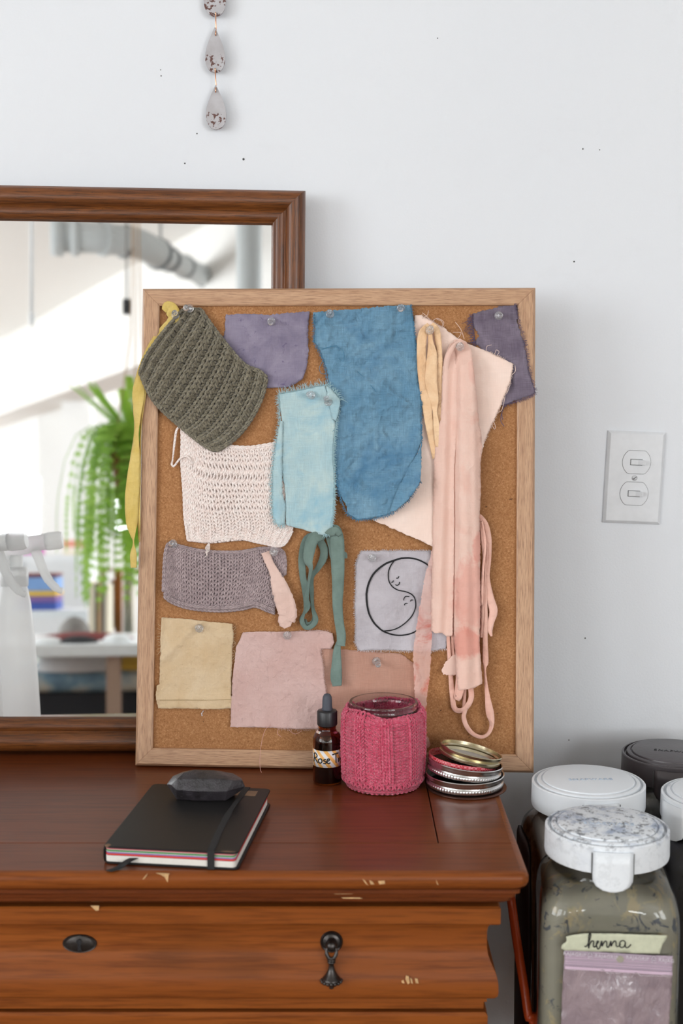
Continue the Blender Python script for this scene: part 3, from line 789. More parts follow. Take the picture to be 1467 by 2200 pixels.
def wx(root, c):
    mbt = MB()
    for j in range(3):
        q = catmull([(386 + j, 914, .004), (378 + j, 925, .005), (374 + j, 950, .004), (371, 985 + j, .004), (368 + j, 998, .005), (374, 1000 + j, .006), (386, 985 + j, .006), (398, 979 + j, .007), (408, 985 + j, .007), (412 + j, 998, .005)], 8)
        mbt.tube([BLoc(*a) for a in q], 0.0009, 6, up=(0.02, 0.03, 1), uv=True)
    o = mbt.build('yarn_tail', M['y_white'], root, True, origin=tuple(c)); o.location = (0, 0, 0)
    mbt = MB()
    for j in range(7):
        q = catmull([(447 + j * .6, 1168, .006), (441 + j * 1.4, 1178 + j, .006), (446 - j * .9, 1186, .007), (440 + j * 1.2, 1198 - j, .006)], 5)
        mbt.tube([BLoc(*a) for a in q], 0.00035, 5, up=(0.02, 0.03, 1), uv=True)
    o = mbt.build('loose_thread', M['y_white'], root, True, origin=tuple(c)); o.location = (0, 0, 0)
finish_knit(mb, 'knit_swatch', 'cream cotton knit swatch with rows of long dropped stitches, below the olive swatch', M['y_white'], BLoc(505, 1060, 0), wx)

# mauve swatch
fm = coons(T=[(362, 1166), (385, 1172), (440, 1184), (510, 1186), (565, 1176), (606, 1184)], B=[(354, 1282), (385, 1298), (440, 1306), (500, 1304), (545, 1300), (590, 1308)],
           L=[(362, 1166), (354, 1195), (352, 1240), (354, 1282)], R=[(606, 1184), (610, 1220), (604, 1262), (590, 1308)])
def mh(x, y): return 0.0020 + 0.0008 * nz(x / 50, y / 50, 8) + rail(x)
def mmap(u, v, w):
    x, y = fm(min(max(u / 26.0, -.02), 1.02), min(max((15 - v) / 15.0, -.03), 1.03)); return BLoc(x, y, mh(x, y) + w)
mb = MB()
knit_rows(mb, 26, 15, mmap, lambda c, r: 1, 0.00122, 0.0010, a=0.27, amp=0.88)
backing(mb, fm, lambda x, y: mh(x, y) - 0.0012)
for off in (0, 6):
    chain_edge(mb, [BLoc(a, b + off, mh(a, b) + .0028 - off * .0003) for a, b in catmull([(352, 1274), (370, 1288), (410, 1301), (470, 1306), (520, 1302), (548, 1296), (575, 1306), (590, 1311)], 8)], 0.0013, 0.0046, 0.0016)
chain_edge(mb, [BLoc(a, b, mh(a, b) + .0012) for a, b in catmull([(362, 1166), (355, 1190), (352, 1240), (351, 1270)], 8)], 0.0013, 0.005, 0.0015)
chain_edge(mb, [BLoc(a, b, mh(a, b) + .0012) for a, b in catmull([(362, 1166), (390, 1174), (440, 1184), (510, 1186), (565, 1178), (604, 1182), (613, 1205), (612, 1235)], 8)], 0.0012, 0.0048, 0.0014)
finish_knit(mb, 'knit_swatch', 'mauve stockinette knit swatch with rolled lower edge, under the cream swatch', M['y_mauve'], BLoc(480, 1240, 0))

# --- woven swatches
swatch('violet_cloth_swatch', 'muted violet felted cloth square tucked behind the olive knit', 'fabric swatch',
       [(485, 675), (505, 674), (580, 676), (600, 674), (665, 669), (661, 700), (663, 756), (658, 792), (650, 813), (622, 831), (560, 834), (500, 800), (480, 735)],
       M['f_purple'], Hf(0.0014, 0.0012, 80, 1, lift=lambda x, y: 0.004 * sstep(760, 835, y) * sstep(560, 660, x) + 0.0016 * math.exp(-((x - 583) / 14) ** 2) * sstep(830, 700, y)), 2.0, seed=3,
       fr=[dict(segs=[[(622, 831), (650, 813), (658, 792), (662, 700)][::-1][::-1]], len=4, every=2.5, r=0.00014, curl=1.0)], frmat=plain('violet_thread', rgb(150, 138, 168), .9))

def plum_l(x, y): return 0.003 * sstep(820, 870, y)
swatch('plum_cloth_swatch', 'plum linen strip with frayed edges pinned at the board\'s top right corner', 'fabric swatch',
       [(1016, 673), (1045, 666), (1080, 658), (1106, 652), (1112, 672), (1110, 690), (1118, 715), (1128, 740), (1131, 768), (1137, 800), (1142, 820), (1151, 843), (1128, 855), (1104, 863), (1078, 872), (1062, 850), (1055, 800), (1030, 745), (1018, 735), (1030, 722), (1016, 702)],
       M['f_plum'], Hf(0.0010, 0.0007, 50, 5, lift=plum_l), 2.5, seed=9, frmat=M['f_plum_thread'],
       fr=[dict(segs=[[(1106, 652), (1113, 690), (1128, 740), (1137, 800), (1151, 845)]], len=6, every=1.6, curl=.9, r=.0002), dict(segs=[[(1151, 845), (1128, 856), (1104, 864), (1078, 872)]], len=4, every=1.6),
           dict(segs=[[(1022, 742), (1018, 720), (1016, 700), (1014, 673)]], len=15, every=1.3, curl=1.1, r=.00028, wild=.6)],
       extra=lambda root, c: threads([[(1084, 872, .002), (1077, 890, .004), (1076, 905, .005), (1083, 916, .004)], [(1084, 871, .002), (1078, 888, .003), (1080, 902, .004)]], M['f_plum_thread'], 'loose_thread', root, c, .0004))

swatch('pale_peach_cloth', 'large pale peach cotton triangle hanging behind the blue linen and the silk scarf', 'fabric swatch',
       [(891, 677), (905, 676), (928, 690), (956, 706), (979, 725), (1014, 742), (1052, 757), (1088, 774), (1102, 782), (1097, 818), (1088, 841), (1073, 877), (1063, 898), (1050, 927), (1040, 952), (1030, 1000), (1012, 1060), (960, 1186), (926, 1173), (860, 1143), (800, 1117), (790, 1000), (870, 850)],
       M['f_pale'], Hf(0.0034, 0.0010, 90, 12, lift=lambda x, y: 0.004 * sstep(1000, 1150, y) + 0.0025 * sstep(1040, 1090, x) + 0.003 * math.exp(-((x - 0.45 * (y - 960) - 1030) / 12) ** 2) * sstep(1000, 930, y) * sstep(840, 900, y)), 1.6, seed=14, frmat=M['f_pale_thread'],
       fr=[dict(segs=[[(905, 676), (928, 690), (956, 706)], [(1052, 757), (1088, 774)], [(1102, 782), (1097, 818), (1073, 877), (1050, 927), (1040, 952)]], len=3, every=2.4, curl=1)],
       extra=lambda root, c: threads([[(907, 684, .006), (918, 677, .008), (920, 667, .008)], [(907, 672, .006), (915, 678, .008), (925, 688, .006)], [(928, 690, .006), (940, 684, .009), (953, 692, .008), (950, 702, .006)],
                                      [(938, 686, .006), (948, 690, .01), (952, 700, .006)], [(978, 692, .004), (990, 708, .006), (997, 728, .006)], [(984, 727, .006), (990, 715, .008), (973, 714, .006)],
                                      [(1044, 756, .006), (1046, 744, .009), (1056, 741, .008)], [(1062, 762, .006), (1066, 752, .01), (1072, 756, .01), (1068, 764, .01), (1074, 764, .006)],
                                      [(1106, 785, .008), (1107, 797, .007), (1099, 806, .007)], [(1096, 826, .007), (1091, 840, .008), (1088, 846, .007)], [(1085, 852, .007), (1078, 880, .009), (1070, 886, .006)],
                                      [(1060, 905, .006), (1064, 916, .008), (1062, 922, .006), (1056, 912, .006)]], M['f_pale_thread'], 'loose_thread', root, c, .00032))

def blue_lift(x, y):
    v = 0.006 * sstep(980, 1110, y) + 0.003 * sstep(860, 905, x) * sstep(700, 1000, y)
    v += 0.0015 * math.exp(-((y - 872 + 0.05 * (x - 800)) / 7) ** 2) * sstep(740, 800, x)
    v += 0.0012 * math.exp(-((x + 0.6 * (y - 900) - 730) / 9) ** 2) + 0.0012 * math.exp(-((x - 0.5 * (y - 700) - 760) / 8) ** 2)
    v += 0.006 * sstep(0, 60, (x - 862) * 0.7 + (y - 1000) * 0.35) * sstep(930, 1000, y)
    return v
blue_out = [(672, 672), (700, 668), (760, 664), (820, 659), (883, 654), (890, 710), (898, 777), (905, 858), (906, 950), (892, 985), (872, 1030), (856, 1062), (839, 1103), (802, 1113), (767, 1117), (745, 1104), (747, 1090), (728, 1060), (721, 1023), (717, 968), (719, 913), (706, 835), (704, 806), (695, 773), (684, 747), (675, 732), (677, 703)]
hb = Hf(0.0062, 0.0016, 55, 21, lift=blue_lift, fine=0.0042)
def blue_extra(root, c):
    o, _ = sheet([(906, 951), (897, 975), (880, 1000), (862, 1035), (850, 1060), (836, 1100), (850, 1096), (876, 1074), (890, 1055), (903, 1034), (905, 990)], M['f_blue'], 'folded_corner',
                 lambda x, y: hb(x, y) + 0.0025 + 0.007 * sstep(-10, 34, (x - 850) * .8 + (y - 1060) * .5 - 8), 1.5, 4, 33, root, 0.0007, origin=tuple(c)); o.location = (0, 0, 0)
    threads([[(676, 745, .009), (700, 748, .011), (722, 742, .01), (730, 754, .01)], [(690, 752, .009), (712, 744, .011), (736, 752, .01), (738, 776, .01), (728, 768, .01)], [(694, 775, .009), (686, 790, .01), (690, 802, .009), (700, 804, .009)],
             [(768, 798, .0085), (788, 818, .0085), (808, 842, .0085)]], M['f_blue_thread'], 'loose_thread', root, c, .0003)
swatch('indigo_linen_swatch', 'long crumpled indigo blue linen piece with a folded lower right corner', 'fabric swatch', blue_out, M['f_blue'], hb, 2.4, 4.0, 23,
       fr=[dict(segs=[[(802, 1113), (767, 1117), (745, 1104), (728, 1060), (717, 968), (719, 913), (706, 835), (695, 773), (675, 732), (675, 672)][::1]], len=4.5, every=1.5, curl=.9),
           dict(segs=[[(883, 654), (890, 710), (898, 777), (905, 858), (906, 950)]], len=3.0, every=1.6, curl=.8), dict(segs=[[(903, 1034), (876, 1075), (839, 1104), (802, 1114)]], len=5, every=1.3, curl=.9)],
       frmat=M['f_blue_thread'], extra=blue_extra)

hl = Hf(0.0074, 0.0008, 80, 31, rails=False, lift=lambda x, y: 0.0035 * sstep(660, 700, x) + 0.003 * sstep(1040, 1140, y) + .001 * math.exp(-((x - 601) / 9) ** 2))
def light_extra(root, c):
    o, _ = sheet([(602, 905), (594, 950), (586, 1010), (585, 1060), (586, 1110), (593, 1124), (602, 1128), (612, 1126), (613, 1085), (607, 1060), (606, 1000), (607, 940), (609, 905)], M['f_light'], 'folded_edge',
                 lambda x, y: hl(x, y) + 0.0006 + 0.0010 * math.sin(PI * sstep(584, 616, x)), 1.2, 4, 35, root, 0.0007, origin=tuple(c)); o.location = (0, 0, 0)
    o, _ = sheet([(700, 828), (712, 836), (730, 858), (731, 866), (722, 905), (714, 900), (706, 865)], M['f_light'], 'folded_flap', lambda x, y: hl(x, y) + 0.002, 1.2, 4, 36, root, 0.0007, origin=tuple(c)); o.location = (0, 0, 0)
swatch('pale_blue_linen_swatch', 'pale blue linen strip with feathery frayed edges hanging over the cream knit', 'fabric swatch',
       [(598, 846), (640, 838), (698, 826), (706, 850), (718, 880), (720, 917), (715, 968), (719, 1042), (717, 1100), (715, 1130), (708, 1147), (693, 1150), (650, 1138), (614, 1127), (613, 1060), (604, 1000), (606, 940), (607, 909), (601, 880)],
       M['f_light'], hl, 1.2, 4.5, 30,
       fr=[dict(segs=[[(598, 846), (640, 838), (698, 826)]], len=11, every=1.1, curl=.8, r=.00022, droop=-.1), dict(segs=[[(698, 826), (722, 848), (732, 862)]], len=13, every=1.1, curl=1.0),
           dict(segs=[[(613, 1128), (592, 1124), (586, 1100), (585, 1020), (594, 950), (603, 905), (600, 880), (598, 846)]], len=8, every=1.2, curl=.9), dict(segs=[[(728, 870), (721, 917), (716, 968), (719, 1042), (717, 1100), (708, 1147), (693, 1151)]], len=6, every=1.1, curl=.6)],
       frmat=M['f_light_thread'], extra=light_extra)

# grey cloth with the ink drawing
hg = Hf(0.0012, 0.0012, 45, 41, fine=0.0016, lift=lambda x, y: 0.0022 * math.exp(-((x + 0.5 * (y - 1290) - 850) / 20) ** 2) + 0.002 * sstep(1380, 1400, y))
def ink(root, c):
    mb = MB()
    def S(pts, w, n=8):
        q = catmull([(a, b) for a, b in pts], n); k = len(q)
        W = [w * (1 if not hasattr(w, '__len__') else 1)] * k if not hasattr(w, '__len__') else [w[0] + (w[1] - w[0]) * i / (k - 1) for i in range(k)]
        mb.strip([BLoc(a, b, hg(a, b) + 0.0011) for a, b in q], W)
    S([(926, 1326), (909, 1343), (894.5, 1355), (879.5, 1362), (860, 1365), (842, 1363), (824, 1356.5), (812, 1347.5), (801.5, 1335.5), (792.5, 1317.5), (788, 1295), (787, 1275.5)], [.0012, .0022])
    S([(787, 1276), (791, 1256), (800, 1236.5), (812, 1223), (828.5, 1211), (848, 1203.5), (863, 1199)], [.0022, .0020])
    S([(862, 1199.3), (881, 1199), (899, 1203), (917, 1212.5), (930, 1226), (940, 1245)], [.0020, .0014])
    S([(848, 1203.5), (840, 1214), (835, 1226), (834, 1238), (836, 1250), (843.5, 1261), (855.5, 1268), (870.5, 1271), (884, 1277), (891, 1286), (893, 1299.5), (890, 1313), (881, 1328), (864.5, 1343), (845, 1353), (822.5, 1356)], .00125)
    for q in ([(840.5, 1250.5), (843, 1250.8), (845.2, 1247)], [(851, 1242), (854.5, 1242), (857, 1238)], [(849, 1256), (853, 1257.6), (857, 1255), (858, 1250)], [(867.3, 1290), (868, 1285), (872, 1281.2), (879, 1282)],
              [(881.5, 1292), (883.5, 1289), (887, 1289.3)], [(868.3, 1300.5), (870.5, 1296.5), (875.5, 1296)]): S(q, .0010, 5)
    o = mb.build('ink_drawing', M['ink'], root, True, origin=tuple(c), solid=0.0002); o.location = (0, 0, 0)
    o['label'] = 'black line drawing of two curled teardrop figures with sleeping faces'
swatch('grey_flannel_swatch', 'lilac grey flannel square with a black line drawing of two sleeping faces', 'fabric swatch',
       [(775, 1184), (850, 1183), (925, 1183), (990, 1190), (986, 1260), (975, 1340), (964, 1370), (956, 1394), (925, 1398), (880, 1398), (830, 1396), (770, 1397), (762, 1380), (764, 1340), (762, 1300), (764, 1260), (764, 1210)],
       M['f_grey'], hg, 1.0, 4.5, 42, fr=[dict(segs=[[(770, 1397), (762, 1380), (764, 1340), (761, 1300), (764, 1260), (764, 1210), (775, 1184), (850, 1183), (930, 1183)], [(958, 1394), (925, 1399), (880, 1399), (830, 1397), (770, 1398)]], len=3.5, every=2.6, curl=.35, r=.0003)], frmat=M['f_grey_thread'], extra=ink)

# bottom row
hr = Hf(0.0009, 0.0008, 70, 51)
swatch('rose_brown_linen_swatch', 'rose brown linen piece behind the knit covered jar, pinned at its top', 'fabric swatch',
       [(684, 1391), (720, 1395), (770, 1397), (860, 1404), (888, 1424), (900, 1440), (905, 1500), (912, 1600), (905, 1618), (740, 1622), (700, 1618), (690, 1500)], M['f_rust'], hr, 1.5, 5, 52)
hd = Hf(0.0030, 0.0012, 60, 61, fine=0.0014, lift=lambda x, y: 0.003 * sstep(1500, 1570, y) * 0.8)
swatch('dusty_pink_swatch', 'crinkled dusty pink cotton square, second from left in the bottom row', 'fabric swatch',
       [(522, 1358), (560, 1357), (600, 1357), (640, 1356), (687, 1354), (705, 1358), (714, 1360), (718, 1380), (712, 1394), (690, 1394), (694, 1430), (698, 1470), (705, 1510), (712, 1566), (640, 1566), (560, 1563), (495, 1562), (497, 1500), (501, 1440), (508, 1390)],
       M['f_dusty'], hd, 1.2, 4.5, 62, frmat=plain('dusty_pink_thread', rgb(222, 190, 182), .9),
       fr=[dict(segs=[[(690, 1394), (698, 1470), (706, 1510)], [(640, 1356), (700, 1355), (714, 1360)], [(700, 1567), (640, 1567), (590, 1565)]], len=3.5, every=2.6, curl=1, r=.00018)],
       extra=lambda root, c: threads([[(583, 1557, .008), (570, 1568, .009), (562, 1595, .009), (559, 1620, .0085), (558, 1640, .010), (562, 1660, .012), (578, 1668, .014)], [(598, 1566, .008), (596, 1576, .008), (604, 1583, .006)], [(620, 1568, .008), (634, 1577, .006), (648, 1570, .006)]],
                                     plain('dusty_pink_thread', rgb(226, 176, 166), .9), 'loose_thread', root, c, .00028))
hbe = Hf(0.0016, 0.0010, 60, 71, fine=0.0010, lift=lambda x, y: 0.0042 * math.exp(-((x - 470 + .2 * (y - 1400)) / 30) ** 2) * sstep(1440, 1360, y) + 0.0022 * math.exp(-((x + (y - 1350) * 1.0 - 415) / 12) ** 2) + .002 * sstep(1490, 1500, y))
swatch('straw_cotton_swatch', 'straw coloured cotton square with a stitched hem, at the left of the bottom row', 'fabric swatch',
       [(347, 1327), (380, 1328), (420, 1332), (450, 1336), (470, 1337), (498, 1340), (502, 1360), (499, 1400), (497, 1460), (497, 1522), (450, 1524), (400, 1522), (340, 1522), (335, 1500), (337, 1473), (343, 1470), (343, 1420), (345, 1370)], M['f_beige'], hbe, 1.0, 4.5, 72,
       fr=[dict(segs=[[(499, 1342), (502, 1370), (499, 1430)], [(343, 1400), (343, 1360), (347, 1330)]], len=7, every=7, curl=1.4, r=.00018)], frmat=plain('straw_thread', rgb(222, 204, 170), .9),
       extra=lambda root, c: threads([[(343, 1504, .0052), (400, 1504, .0056), (450, 1504, .0054), (496, 1503, .0052)]], plain('straw_seam', rgb(190, 164, 122), .9), 'hem_stitching', root, c, .0003))

# narrow strips
def strips(name, label, paths, mat, cat='ribbon', pname='ribbon_strand', **kw):
    c = BLoc(paths[0][0][0], paths[0][0][1], 0)
    if len(paths) == 1:
        return tag(ribbon(paths[0], mat, name, None, tuple(c), BM, **kw), label, cat)
    root = thing(name, label, cat, BM @ Matrix.Translation(c))
    for i, p in enumerate(paths): ribbon(p, mat, pname, root, tuple(c), seed=i * 3, **kw)
    return root
strips('yellow_silk_ribbon', 'mustard yellow silk ribbon trailing down outside the board\'s left edge', [
    [(352, 668, 12, .006, 0), (360, 660, 26, .007, 10), (370, 668, 30, .007, 0), (372, 686, 26, .008, 10), (352, 712, 24, .004, 0), (334, 738, 26, .0065, 0), (318, 762, 22, .0068, 10), (304, 800, 22, .007, 10), (298, 840, 28, .008, 0), (295, 880, 24, .009, 25), (292, 930, 17, .010, 40), (290, 980, 22, .010, 10), (287, 1020, 28, .010, 0), (283, 1070, 31, .010, 0), (283, 1120, 26, .010, 0), (285, 1150, 12, .015, 20), (286, 1165, 7, .015, 60), (286, 1190, 15, .015, 10), (287, 1220, 13, .015, 0)],
    [(352, 712, 10, .004, 0), (335, 745, 12, .0062, 20), (318, 790, 14, .0064, 30), (306, 850, 16, .0068, 10), (302, 920, 6, .008, 50), (300, 980, 7, .008, 40), (298, 1060, 9, .008, 30), (298, 1130, 8, .008, 30), (299, 1165, 5, .008, 50)]], M['f_yellow'])
strips('apricot_ribbon', 'apricot cotton ribbon looped from a pin, left of the silk scarf', [
    [(924, 700, 18, .011, 0), (909, 716, 20, .0125, 0), (905, 750, 20, .013, 5), (907, 800, 20, .013, 0), (915, 860, 20, .012, 5), (924, 920, 18, .009, 0), (934, 985, 12, .009, 20)],
    [(924, 700, 10, .012, 0), (924, 730, 12, .013, 30), (928, 765, 22, .013, 0), (926, 820, 26, .014, 0), (932, 860, 20, .013, 10), (934, 885, 10, .012, 20), (938, 920, 14, .012, 10), (940, 960, 10, .012, 20)],
    [(926, 697, 12, .011, 0), (938, 712, 15, .011, 10), (943, 760, 14, .011, 20), (943, 820, 16, .010, 0), (944, 880, 16, .010, 10), (946, 930, 14, .010, 0)]], M['f_apricot'])
strips('rose_silk_strip', 'short dusty rose silk strip with a torn end, beside the mauve swatch', [
    [(570, 1186, 20, .007, 0), (578, 1208, 18, .008, 0), (590, 1232, 22, .009, 0), (600, 1260, 36, .010, 0), (612, 1295, 42, .010, 0), (618, 1320, 40, .010, 0), (614, 1336, 34, .010, 0), (618, 1348, 14, .010, 0)]], M['f_strip'], 'ribbon', cup=.03, ragged=3)
strips('green_silk_ribbon', 'grey green silk ribbon knotted into two hanging loops below the blue linens', [
    [(706, 1140, 16, .010, 0), (690, 1150, 20, .012, 0), (672, 1158, 26, .014, 10), (664, 1185, 24, .016, 0), (662, 1205, 20, .016, 10), (667, 1222, 12, .015, 40), (662, 1250, 10, .015, 50), (658, 1285, 12, .015, 20), (660, 1302, 14, .014, 0), (655, 1318, 6, .013, 60)],
    [(672, 1146, 10, .008, 30), (656, 1160, 14, .007, 10), (649, 1195, 16, .006, 0), (650, 1235, 15, .006, 10), (655, 1270, 14, .006, 20), (654, 1310, 8, .006, 50), (648, 1330, 12, .007, 30), (652, 1343, 10, .008, 0), (660, 1349, 10, .009, 0), (672, 1343, 11, .010, 0), (678, 1330, 12, .009, 10), (672, 1305, 9, .008, 40), (670, 1270, 10, .008, 30), (670, 1240, 10, .008, 20), (682, 1222, 12, .008, 0), (694, 1200, 17, .007, 0), (696, 1180, 18, .006, 0), (688, 1160, 16, .007, 0), (700, 1146, 14, .008, 0)],
    [(655, 1330, 5, .005, 50), (660, 1341, 8, .005, 0), (672, 1335, 8, .005, 30), (675, 1318, 8, .005, 40), (672, 1300, 6, .005, 60)],
    [(714, 1138, 22, .011, 0), (722, 1140, 22, .013, 0), (724, 1160, 30, .014, 0), (725, 1200, 30, .013, 0), (726, 1250, 26, .012, 0), (725, 1300, 22, .011, 0), (729, 1340, 20, .010, 0), (733, 1365, 20, .010, 0), (732, 1388, 18, .010, 0)],
    [(705, 1150, 14, .009, 0), (713, 1175, 16, .008, 10), (718, 1200, 14, .007, 0), (738, 1190, 12, .006, 0), (742, 1200, 8, .006, 0)],
    [(730, 1370, 8, .007, 40), (724, 1395, 16, .009, 10), (723, 1430, 22, .010, 0), (722, 1455, 25, .010, 0), (724, 1474, 20, .010, 10)],
    [(703, 1150, 16, .014, 20), (712, 1143, 18, .017, 0), (722, 1141, 18, .018, 0), (731, 1150, 12, .016, 20)]], M['f_green'], pname='ribbon_strand')
strips('rose_ribbon_bundle', 'bundle of narrow rose silk ribbons looping down from behind the silk scarf', [
    [(1028, 1108, 12, .006, 0), (1042, 1125, 12, .008, 0), (1049, 1155, 13, .008, 0), (1050, 1200, 10, .008, 20), (1046, 1240, 12, .008, 0), (1052, 1280, 16, .009, 0), (1060, 1312, 18, .010, 0), (1055, 1335, 14, .010, 10), (1053, 1355, 10, .010, 0), (1056, 1367, 4, .010, 0)],
    [(1030, 1115, 8, .010, 40), (1036, 1160, 9, .011, 30), (1040, 1220, 8, .011, 50), (1037, 1280, 9, .010, 30), (1035, 1330, 8, .010, 40), (1033, 1370, 6, .009, 30)],
    [(1034, 1120, 7, .012, 50), (1041, 1170, 8, .013, 40), (1036, 1230, 8, .013, 50), (1034, 1300, 8, .012, 30)],
    [(1033, 1118, 8, .009, 40), (1044, 1180, 8, .009, 50), (1041, 1250, 9, .009, 30), (1042, 1320, 11, .009, 10), (1042, 1380, 11, .009, 10), (1043, 1420, 13, .010, 0), (1041, 1440, 7, .010, 50), (1046, 1490, 10, .010, 20), (1052, 1530, 17, .011, 0), (1056, 1554, 11, .011, 20), (1050, 1574, 8, .011, 20), (1036, 1583, 8, .011, 15), (1018, 1578, 9, .011, 10), (1003, 1562, 10, .011, 0), (996, 1540, 10, .010, 0), (1002, 1522, 8, .010, 20)],
    [(962, 1360, 8, .006, 20), (964, 1400, 9, .006, 20), (968, 1450, 10, .006, 0), (972, 1500, 11, .007, 0), (976, 1522, 12, .008, 20), (988, 1528, 14, .010, 30), (1002, 1520, 12, .011, 20), (1012, 1500, 12, .011, 0), (1011, 1478, 12, .010, 0)],
    [(972, 1362, 9, .006, 20), (972, 1400, 8, .005, 20), (982, 1450, 8, .005, 30), (982, 1500, 14, .010, 0), (990, 1480, 16, .010, 0), (992, 1470, 14, .010, 10)],
    [(998, 1475, 8, .006, 30), (997, 1500, 8, .006, 30), (996, 1520, 7, .007, 30)]], M['f_rib'], cup=.08)

# silk scarf: two folded panels, with a sheer streamer beside it
def folds(lines, base, top=745):
    def f(x, y):
        v = base + 0.0012 * nz(x / 40, y / 90, 5)
        for (xt, xb, w, a) in lines:
            c = xt + (xb - xt) * min(max((y - 745) / 740.0, 0), 1); g = sstep(735, 800, y)
            v += a * math.exp(-((x - c) / w) ** 2) * g
        v -= 0.004 * math.exp(-(((x - 987) / 16) ** 2 + ((y - 750) / 18) ** 2))
        return v
    return f
def scarf(root_c):
    pass
sc_c = BLoc(988, 745, 0)
root = thing('silk_scarf', 'long salmon pink silk scarf hanging in vertical folds with coral stains near its end', 'scarf', BM @ Matrix.Translation(sc_c))
hA = folds([(960, 940, 12, .007), (985, 968, 9, .006), (945, 930, 6, .002)], .008)
o, _ = sheet([(982, 730), (966, 740), (955, 765), (950, 800), (948, 860), (947, 900), (938, 925), (932, 980), (931, 1040), (930, 1100), (928, 1200), (926, 1290), (926, 1355), (935, 1361), (950, 1360), (960, 1368), (972, 1365), (975, 1200), (975, 1000), (990, 850), (995, 740)], M['f_chiffon'], 'folded_panel', hA, 1.2, 4.5, 80, root, .0008, origin=tuple(sc_c)); o.location = (0, 0, 0)
hB = folds([(1000, 1000, 22, .012), (978, 966, 8, -.004), (1016, 1030, 8, .004), (990, 985, 5, .0015)], .011)
o, _ = sheet([(975, 731), (988, 727), (1002, 735), (1012, 750), (1016, 780), (1020, 815), (1026, 870), (1030, 915), (1034, 935), (1036, 960), (1032, 1000), (1033, 1050), (1030, 1120), (1032, 1180), (1031, 1250), (1032, 1300), (1030, 1380), (1033, 1420), (1036, 1469), (1020, 1477), (1005, 1481), (984, 1483), (979, 1440), (977, 1400), (973, 1360), (968, 1300), (966, 1200), (967, 1100), (965, 1060), (966, 960), (972, 900), (976, 850), (974, 800), (980, 765)], M['f_chiffon'], 'folded_panel', hB, 1.0, 4.5, 81, root, .0008, origin=tuple(sc_c)); o.location = (0, 0, 0)
ribbon([(990, 733, 10, .016, 0), (975, 742, 12, .018, 20), (962, 765, 14, .016, 10), (956, 800, 12, .014, 20), (952, 860, 10, .013, 30), (950, 920, 8, .012, 20)], M['f_chiffon'], 'gathered_edge', root, tuple(sc_c), cup=.2)
o, _ = sheet([(954, 1428), (964, 1416), (974, 1405), (986, 1400), (988, 1454), (978, 1450), (966, 1452), (952, 1450), (949, 1440)], M['f_chiffon'], 'torn_tab', lambda x, y: .008, 2.5, 4, 83, root, .0008, origin=tuple(sc_c)); o.location = (0, 0, 0)
hS = Hf(0.0075, 0.0016, 26, 91, rails=False)
swatch('sheer_silk_streamer', 'sheer coral stained silk streamer hanging left of the scarf down to the jar', 'ribbon',
       [(930, 1172), (921, 1210), (912, 1240), (904, 1290), (897, 1330), (892, 1370), (888, 1400), (888, 1440), (890, 1480), (896, 1530), (906, 1580), (911, 1602), (920, 1606), (926, 1600), (917, 1580), (916, 1540), (917, 1500), (921, 1470), (925, 1440), (927, 1380), (929, 1300), (932, 1230), (934, 1180)],
       M['f_sheer'], hS, 2.0, 4.5, 92, solid=0.0)

# push pins
def pin_mesh():
    prof = [(0.0, 0.0), (0.0046, 0.0), (0.0050, 0.0006), (0.0048, 0.0014), (0.0030, 0.0020), (0.0022, 0.0034), (0.0022, 0.0070), (0.0030, 0.0088), (0.0036, 0.0098), (0.0037, 0.0110), (0.0030, 0.0118), (0.0018, 0.0116), (0.0, 0.0112)]
    return MB().lathe(prof, 24)
pin0 = None
PINS = [((377, 677), .010, (-.1, .05), 'clear push pin holding the yellow ribbon, left of the olive knit'), ((408, 663), .011, (.30, -.10), 'clear push pin at the top corner of the olive ribbed knit'),
        ((583, 690), .004, (0, -.34), 'clear push pin tilted upward in the violet cloth'), ((709, 675), .009, (.0, .0), 'clear push pin at the top left of the indigo linen'),
        ((861, 662), .009, (0, -.30), 'clear push pin at the top right of the indigo linen'), ((669, 849), .011, (.18, -.05), 'clear push pin at the top of the pale blue linen strip'),
        ((923, 710), .015, (-.1, .05), 'clear push pin holding the apricot ribbon'), ((988, 745), .017, (.0, .0), 'clear push pin holding the gathered salmon scarf'),
        ((1071, 678), .004, (-.1, -.15), 'clear push pin in the plum linen at the top right'), ((372, 1168), .006, (.0, .0), 'clear push pin at the top left corner of the mauve knit'),
        ((588, 1185), .010, (.0, .0), 'clear push pin holding the dusty rose silk strip'), ((428, 1350), .004, (.0, .12), 'clear push pin in the straw coloured cotton square'),
        ((617, 1365), .006, (.0, .12), 'clear push pin in the dusty pink cotton square'), ((800, 1199), .004, (.18, .1), 'clear push pin in the grey flannel with the drawing'),
        ((808, 1420), .003, (-.25, -.35), 'clear push pin in the rose brown linen above the jar'), ((706, 864), .012, (.2, .3), 'clear push pin half hidden at the right edge of the pale blue linen')]
for i, ((px, py), h, (tx, ty), lab) in enumerate(PINS):
    base = BLoc(px, py, h)
    Mp = BM @ Matrix.Translation(base) @ Matrix.Rotation(-ty, 4, 'X') @ Matrix.Rotation(-tx, 4, 'Y')
    if pin0 is None:
        root = thing('push_pin', lab, 'push pin', Mp, 'clear push pins on the cork board')
        hd_ = pin_mesh().build('pin_head', M['pin'], root, True, angle=50)
        nd_ = MB().lathe([(0.0, -0.012), (0.0005, -0.009), (0.0006, 0.0)], 8).build('pin_needle', M['steel'], root)
        pin0 = (root, hd_, nd_)
    else:
        r = pin0[0].copy(); COL.objects.link(r); r.matrix_world = Mp; tag(r, lab, 'push pin', 'clear push pins on the cork board')
        for ch in pin0[1:]:
            c2 = ch.copy(); COL.objects.link(c2); c2.parent = r
